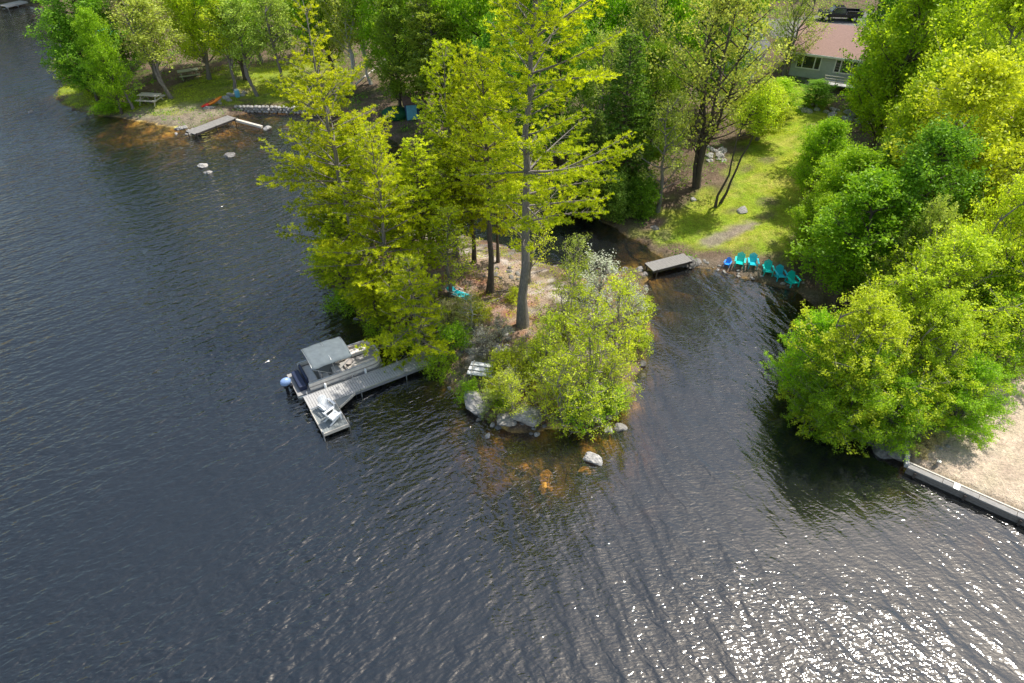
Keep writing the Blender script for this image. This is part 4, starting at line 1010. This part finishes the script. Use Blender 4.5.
gable_house(r, 7, 5, 3.0, 1.8, mat('pale_blue_siding', (.33, .42, .5), .8, .1, 2), M['roofgrey'])
fr = MB(); fr.box((-1, -2.53, 1.8), (1.2, .06, 1.1)); fr.build('window', M['whitepaint'], r)

# ------------------------------------------------------------------ footbridge, chairs
a = Wv(649, 267, .75); b = Wv(688, 257, .75)
frame_dock('footbridge', 'grey plank footbridge between the island and the mainland', a, b, 1.3, .72, 18, M['dockold'], M['darkwood'], posts=2, cat='bridge')
def make_adirondack(label, loc, rz, m, group=None, s=1.0):
    r = thing('garden_chair', label, 'chair', loc, rz, group); r.scale = (s, s, s)
    st = MB()
    for i in range(5):
        t = i/4; st.box((.30-.52*t, 0, .36-.10*t), (.115, .54, .03), Matrix.Rotation(.19, 3, 'Y').transposed())
    st.build('seat', m, r)
    bk = MB()
    for i in range(5):
        o = (i-2)*.115; L = .78-.05*abs(i-2)**1.3; a0 = Vector((-.22, o*.85, .22)); dr = Vector((-.42, o*.25, .9)).normalized()
        bk.bar(a0, a0+dr*L, .1, .028, up=(1, 0, .4))
    bk.box((-.42, 0, .62), (.03, .6, .07)); bk.build('backrest', m, r)
    for sy in (-1, 1):
        q = MB(); q.box((.0, sy*.34, .56), (.72, .13, .03)); q.build('arm', m, r)
        q = MB(); q.box((.30, sy*.30, .275), (.09, .04, .55)); q.build('leg', m, r)
        q = MB(); q.bar((.30, sy*.262, .33), (-.5, sy*.262, .02), .03, .12); q.build('leg', m, r)
    return r
GT = 'turquoise garden chairs on the beach'
cw = make_adirondack('white garden chair on the floating platform, nearer the boat', (0, 0, 0), 0, M['white'], 'white garden chairs on the platform', 1.05)
ct = make_adirondack('turquoise garden chair second from the left, facing the cove', (0, 0, 0), 0, M['teal'], GT, 1.1)
p = G(739, 266); ct.location = p; ct.rotation_euler = (0, 0, math.radians(-110))
for (px, py, rz, lab, mm) in [(752, 267, -100, 'turquoise garden chair third from the left on the beach', 'tealb'), (767, 274, -98, 'turquoise garden chair fourth from the left, at the end of the gap', 'teal'),
                          (779.5, 279, -88, 'blue-turquoise garden chair fifth from the left on the beach', 'tealb'), (792, 285, -80, 'rightmost turquoise garden chair on the beach', 'teal'),]:
    q = dup(ct, G(px, py), math.radians(rz), label=lab)
    q.scale = (1.1,)*3
    for c in q.children: c.material_slots[0].link = 'OBJECT'; c.material_slots[0].material = M[mm]
q = dup(ct, G(727, 266), math.radians(-120), label='small blue garden chair at the left end of the row'); q.scale = (.72,)*3
for c in q.children: c.material_slots[0].link = 'OBJECT'; c.material_slots[0].material = M['blue']
# lounge chair on island
p = G(459, 298)
r = thing('lounge_chair', 'turquoise folding lounge chair with white frame on the island', 'chair', (p.x, p.y, p.z+.02), math.radians(-30))
f = MB()
for s in (-1, 1):
    f.tube([(-.95, s*.36, .75), (-.45, s*.36, .38), (.95, s*.36, .34)], .03, 6); f.tube([(-.4, s*.36, .38), (-.65, s*.36, 0)], .025, 6); f.tube([(.6, s*.36, .35), (.75, s*.36, 0)], .025, 6); f.tube([(-.7, s*.4, .62), (.1, s*.4, .6), (.15, s*.38, .36)], .028, 6)
f.build('frame', M['white'], r)
f = MB(); f.bar((-.42, 0, .39), (.9, 0, .35), .68, .03); f.build('seat', M['tealb'], r)
f = MB(); f.bar((-.46, 0, .40), (-.93, 0, .77), .68, .03); f.build('backrest', M['tealb'], r)
# white steps
p = G(483, 372)
r = thing('steps', 'whitewashed timber steps on the south-west shore of the island', 'steps', (p.x, p.y, p.z), math.radians(-12))
for i in range(3):
    q = MB()
    for k in range(2): q.box((0, -.45+i*.36+k*.175, .12+i*.1), (1.95-.08*i, .168, .06))
    q.build('tread', M['whitepaint'], r)
for s in (-1, 1):
    q = MB(); q.bar((s*.7, -.6, .0), (s*.7, .5, .46), .05, .16); q.build('stringer', M['palewood'], r)

# ------------------------------------------------------------------ gangway, platform, boat
OA = Vector(W(303, 397, .5).tolist()); U = Vector((.853, .522, 0)); U.normalize(); Nn = Vector((U.y, -U.x, 0)); ang = math.atan2(U.y, U.x)
def LP(al, pe, z=0): v = OA+U*al+Nn*pe; v.z = z; return v
r = thing('gangway', 'long grey plank gangway from the island to the boat', 'dock', LP(0, 0, 0), ang)   # local x along, y = -perp
q = MB(); n = 62
for i in range(n): q.box((.0+10.2*(i+.5)/n, -.68, .5), (10.2/n-.018, 1.3, .045))
q.build('decking', M['greywood'], r)
q = MB()
for s in (.0, -1.36): q.box((5.1, s, .42), (10.2, .07, .22))
q.build('frame', M['alu'], r)
for xx in (.3, 3.4, 6.6, 9.6):
    for s in (.07, -1.43):
        if xx == .3 and s < 0: continue
        t = MB(); t.tube([(xx, s, -1.4), (xx, s, .75)], .04, 8); t.build('post', M['alu'], r)
r = thing('platform', 'grey swim platform with two white chairs at the end of the gangway', 'dock', LP(0, 0, 0), ang)
q = MB(); n = 10
for i in range(n): q.box((.0+1.62*(i+.5)/n, -2.6, .485), (1.62/n-.012, 2.42, .045))
q.build('decking', M['deckgrey'], r)
q = MB()
for xx in (.02, 1.62): q.box((xx, -2.6, .40), (.05, 2.44, .24))
q.box((.82, -3.82, .40), (1.66, .05, .24)); q.build('frame', M['palewood'], r)
q = MB(); q.prism([(1.66, -1.4), (2.9, -1.4), (1.66, -2.1)], .45, .5); q.build('corner_panel', M['deckgrey'], r)
q = MB(); q.bar((1.68, -2.14, .46), (2.98, -1.42, .46), .06, .16); q.build('corner_edge', M['palewood'], r)
for (xx, yy) in ((0.0, -3.9), (1.72, -3.6)):
    t = MB(); t.tube([(xx, yy, -1.4), (xx, yy, .8)], .045, 8); t.build('post', M['alu'], r)
cw.location = LP(.95, 2.05, .51); cw.rotation_euler = (0, 0, ang-math.radians(75))
q = dup(cw, LP(1.0, 3.0, .51), ang+math.radians(20), label='white garden chair on the floating platform, nearer its outer end'); q.scale = (1.05,)*3
# pontoon boat (local: x forward to the island, y to port)
r = thing('pontoon_boat', 'pontoon boat with grey canopy moored along the gangway', 'boat', LP(2.75, -1.42, 0), ang)
for s in (-1, 1):
    q = MB(); xs = [-3.0, -2.9, -2.6, 2.1, 2.6, 2.95, 3.1]; q.tube([(x_, s*.82, .12+(.12 if x_ > 2.8 else 0)) for x_ in xs], [.1, .27, .32, .32, .27, .14, .04], 14); q.build('pontoon', M['alu'], r, smooth=True)
def outline(Wd, x0, x1, rf, inset=0, n=10):
    w = Wd/2-inset; pts = [(x0+inset, -w), (x1-rf, -w)]
    pts += [(x1-inset-rf+(rf)*math.sin(a), -w+rf*(1-math.cos(a))) for a in np.linspace(0, PI/2, n)[1:]]
    pts += [(x1-inset-rf+(rf)*math.sin(a), w-rf*(1-math.cos(a))) for a in np.linspace(PI/2, 0, n)[:-1]]
    pts += [(x1-rf, w), (x0+inset, w)]
    return pts
q = MB(); q.prism(outline(2.45, -3.0, 3.05, .75), .42, .52); q.build('deck', M['carpet'], r)
def strip(out, z0, z1, th, gate=None):
    m = MB()
    for i in range(len(out)-1):
        a, b = out[i], out[i+1]
        m.bar((a[0], a[1], (z0+z1)/2), (b[0], b[1], (z0+z1)/2), th, z1-z0)
    return m
o1 = outline(2.42, -2.2, 3.0, .75, .04)
strip(o1, .56, 1.12, .03).build('side_panel', M['cream'], r)
strip([(x_, y_) for x_, y_ in o1], .78, .88, .045).build('trim_stripe', M['taupe'], r)
rl = MB(); rl.tube([(x_, y_, 1.19) for x_, y_ in o1], .028, 8)
rl.tube([(o1[0][0], o1[0][1], .52), (o1[0][0], o1[0][1], 1.19)], .025, 6); rl.tube([(o1[-1][0], o1[-1][1], .52), (o1[-1][0], o1[-1][1], 1.19)], .025, 6)
rl.build('railing', M['alu'], r, smooth=True)
for s in (-1, 1):   # bow loungers
    q = MB(); q.box((1.55, s*.82, .76), (2.0, .56, .30)); st_ = q.build('bench_seat', M['cream'], r, bevel=.05)
    q = MB(); q.box((1.5, s*1.09, 1.0), (1.9, .12, .34)); q.box((.48, s*.82, 1.0), (.14, .5, .38)); q.build('backrest', M['taupe'], st_, bevel=.04)
q = MB(); q.box((-1.75, .15, .76), (.62, 1.7, .34)); st_ = q.build('stern_bench', M['cream'], r, bevel=.05)
q = MB(); q.box((-2.1, .15, 1.02), (.16, 1.7, .42)); q.build('backrest', M['navy'], st_, bevel=.05)
q = MB(); q.prism([(-2.75, -.9), (-2.25, -.9), (-2.25, .9), (-2.75, .9)], .52, .92); q.build('sun_pad', M['navy'], r, bevel=.06)
q = MB(); q.box((-.15, -.75, .90), (.6, .7, .78), taper=.85); cs = q.build('helm_console', M['cream'], r, bevel=.04)
q = MB(); q.tube([(-.52+.05*math.sin(t), -.75+.17*math.cos(t), 1.2+.16*math.sin(t)) for t in np.linspace(0, 2*PI, 15)], .016, 5, False); q.build('steering_wheel', M['black'], cs)
q = MB(); q.add([(.08, -1.05, 1.28), (.08, -.45, 1.28), (-.02, -.48, 1.5), (-.02, -1.02, 1.5)], [(0, 1, 2, 3)]); q.build('windscreen', M['glass'], cs)
for (xx, yy, a) in ((-.95, -.72, 0), (.35, .55, PI)):
    c_ = MB(); sg = 1 if a == 0 else -1
    c_.box((xx, yy, .9), (.5, .52, .14)); c_.tube([(xx, yy, .52), (xx, yy, .85)], .06, 8); cc_ = c_.build('captain_chair', M['cream'], r, bevel=.03)
    c_ = MB(); c_.box((xx-sg*.25, yy, 1.18), (.12, .5, .5)); c_.build('backrest', M['taupe'], cc_, bevel=.04)
q = MB(); q.tube([(.95, -.1, .53), (.95, -.1, .88)], .05, 8); q.tube([(.95, -.1, .88), (.95, -.1, .91)], .3, 16); q.build('cocktail_table', M['taupe'], r)
# bimini
cx0, cx1, cw_ = -1.75, .95, 1.22
vs = []; fs = []; nx_, ny_ = 13, 11
for i in range(nx_):
    for j in range(ny_):
        u_ = i/(nx_-1); v_ = j/(ny_-1)*2-1
        sag = .05*math.cos(u_*6*PI/2)*1
        vs.append((cx0+(cx1-cx0)*u_, cw_*v_, 2.45-.22*abs(v_)**2.4-.06*(2*u_-1)**2-.035*math.sin(u_*PI*3)**2))
for i in range(nx_-1):
    for j in range(ny_-1): fs.append((i*ny_+j, (i+1)*ny_+j, (i+1)*ny_+j+1, i*ny_+j+1))
q = MB(); q.add(vs, fs); cp = q.build('canopy', M['canvas'], r, smooth=True)
so = cp.modifiers.new('solid', 'SOLIDIFY'); so.thickness = .02
for xx in (cx0+.02, (cx0+cx1)/2, cx1-.02):
    q = MB(); q.tube([((-.3), -1.16, 1.19), (xx, -1.16, 2.15), (xx, -.9, 2.34), (xx, 0, 2.40), (xx, .9, 2.34), (xx, 1.16, 2.15), (-.3, 1.16, 1.19)], .018, 6); q.build('canopy_hoop', M['alu'], r, smooth=True)
# outboard
q = MB(); q.ell((-3.35, 0, 1.0), (.36, .25, .3), 16, 10); mo = q.build('outboard_motor', M['cowl'], r, smooth=True)
q = MB(); q.box((-3.35, 0, .72), (.45, .34, .2), taper=.9); q.box((-3.38, 0, .2), (.2, .12, .9)); q.box((-3.4, 0, -.2), (.5, .16, .16)); q.box((-3.08, 0, .5), (.22, .3, .3)); q.build('motor_leg', M['black'], mo, bevel=.02)
# mooring fender
for xx in (-1.2, 1.6):
    q = MB(); q.tube([(xx, -1.32, .3), (xx, -1.32, .38), (xx, -1.32, .8), (xx, -1.32, .88)], [.04, .085, .085, .04], 10); q.build('fender', M['white'], r, smooth=True)

# ------------------------------------------------------------------ timber wall of the sandy lot
Wa = Vector(W(908, 466, .6).tolist()); Wb = Vector(W(1100, 551, .6).tolist()); Wa.z = Wb.z = 0
dw = (Wb-Wa); Lw = dw.length; aw = math.atan2(dw.y, dw.x)
r = thing('retaining_wall', 'weathered timber retaining wall holding the sandy lot', 'wall', Wa, aw)
n = 5
for i in range(n):
    q = MB(); q.box((Lw*(i+.5)/n, .14+.012*(i % 2), .47+.006*(i % 2)), (Lw/n-.02, .36, .09)); q.build('cap_board', M['capwood'], r, bevel=.01)
q = MB()
for k in range(5): q.box((Lw/2, .06, .30-k*.24), (Lw-.02, .12, .225))
q.build('wall_boards', M['wallwood'], r)
q = MB(); q.box((Lw/2, .42, .52), (Lw, .1, .06)); q.build('back_rail', M['palewood'], r)
for xx in (.5, 3.1, 5.8, 8.4):
    q = MB(); q.box((xx, -.07, -.1), (.12, .12, 1.0)); q.build('post', M['darkwood'], r)
q = MB(); q.box((2.55, .14, .55), (.3, .5, .06)); q.build('dock_bracket', M['alu'], r, label='blue-grey metal dock bracket on the wall cap')
Mr = Matrix.Rotation(aw, 4, 'Z')
# return end of the wall
p = G(903, 458); mb = MB(); mb.bar((Wa.x, Wa.y+.1, .5), (p.x+.9, p.y+1.9, .5), .2, .3); tag(mb.build('timber_end_wall', M['greywood']), 'short timber wall at the corner of the sandy lot under the trees', 'wall')
p = G(937, 465); mb = MB(); mb.tube([(0, 0, 0), (0, 0, .3), (0, 0, .34)], [.11, .13, .12], 12); o = mb.build('bucket', M['alu']); o.location = p; tag(o, 'small pale metal bucket beside the timber wall', 'bucket')
for i in range(16):
    q = G(_rr.uniform(914, 950), _rr.uniform(425, 458)); rock(q, _rr.uniform(.08, .22), 'stone on the sand under the tree by the timber wall', 'stone', 'stones on the sandy lot', m='rocklight')
for i, (px, py) in enumerate([(925, 447), (935, 440), (918, 455)]):
    foot('shrub', px, py, .7, .5, ['small dry plant nearest the bucket on the sand', 'small dry plant highest on the sand by the wall', 'small dry plant at the corner of the timber wall'][i], mt='tan')

# ------------------------------------------------------------------ light, sky, camera
sd_ = Vector((.84, .54, 0)).normalized(); EL = math.radians(61)
sdir = Vector((sd_.x*math.cos(EL), sd_.y*math.cos(EL), math.sin(EL)))
L_ = bpy.data.lights.new('sun', 'SUN'); L_.energy = 6.0; L_.angle = math.radians(.5); L_.color = (1, .96, .9)
so_ = bpy.data.objects.new('sun', L_); C.objects.link(so_); so_.rotation_euler = sdir.to_track_quat('Z', 'Y').to_euler()
w = bpy.data.worlds.new('World'); bpy.context.scene.world = w; w.use_nodes = True; nt = w.node_tree
bg = nt.nodes['Background']; sk = nt.nodes.new('ShaderNodeTexSky'); sk.sky_type = 'NISHITA'; sk.sun_disc = False
sk.sun_elevation = EL; sk.sun_rotation = math.atan2(sd_.x, sd_.y); sk.air_density = 1.4; sk.dust_density = 2.2; sk.ozone_density = 1.0
nt.links.new(sk.outputs[0], bg.inputs[0]); bg.inputs[1].default_value = .185
cam = bpy.data.cameras.new('camera'); co = bpy.data.objects.new('camera', cam); C.objects.link(co)
cam.sensor_width = 36; cam.lens = 36*FPX/1024; cam.clip_end = 4000; co.location = (0, 0, CAM_H); co.rotation_euler = (PI/2-PITCH, 0, 0)
sc = bpy.context.scene; sc.camera = co
sc.view_settings.view_transform = 'Standard'; sc.view_settings.look = 'None'; sc.view_settings.exposure = 0
sc.cycles.max_bounces = 6; sc.cycles.transparent_max_bounces = 8; sc.cycles.sample_clamp_indirect = 3
for o in bpy.data.objects:
    for k in ('_H', '_R'):
        if k in o: del o[k]
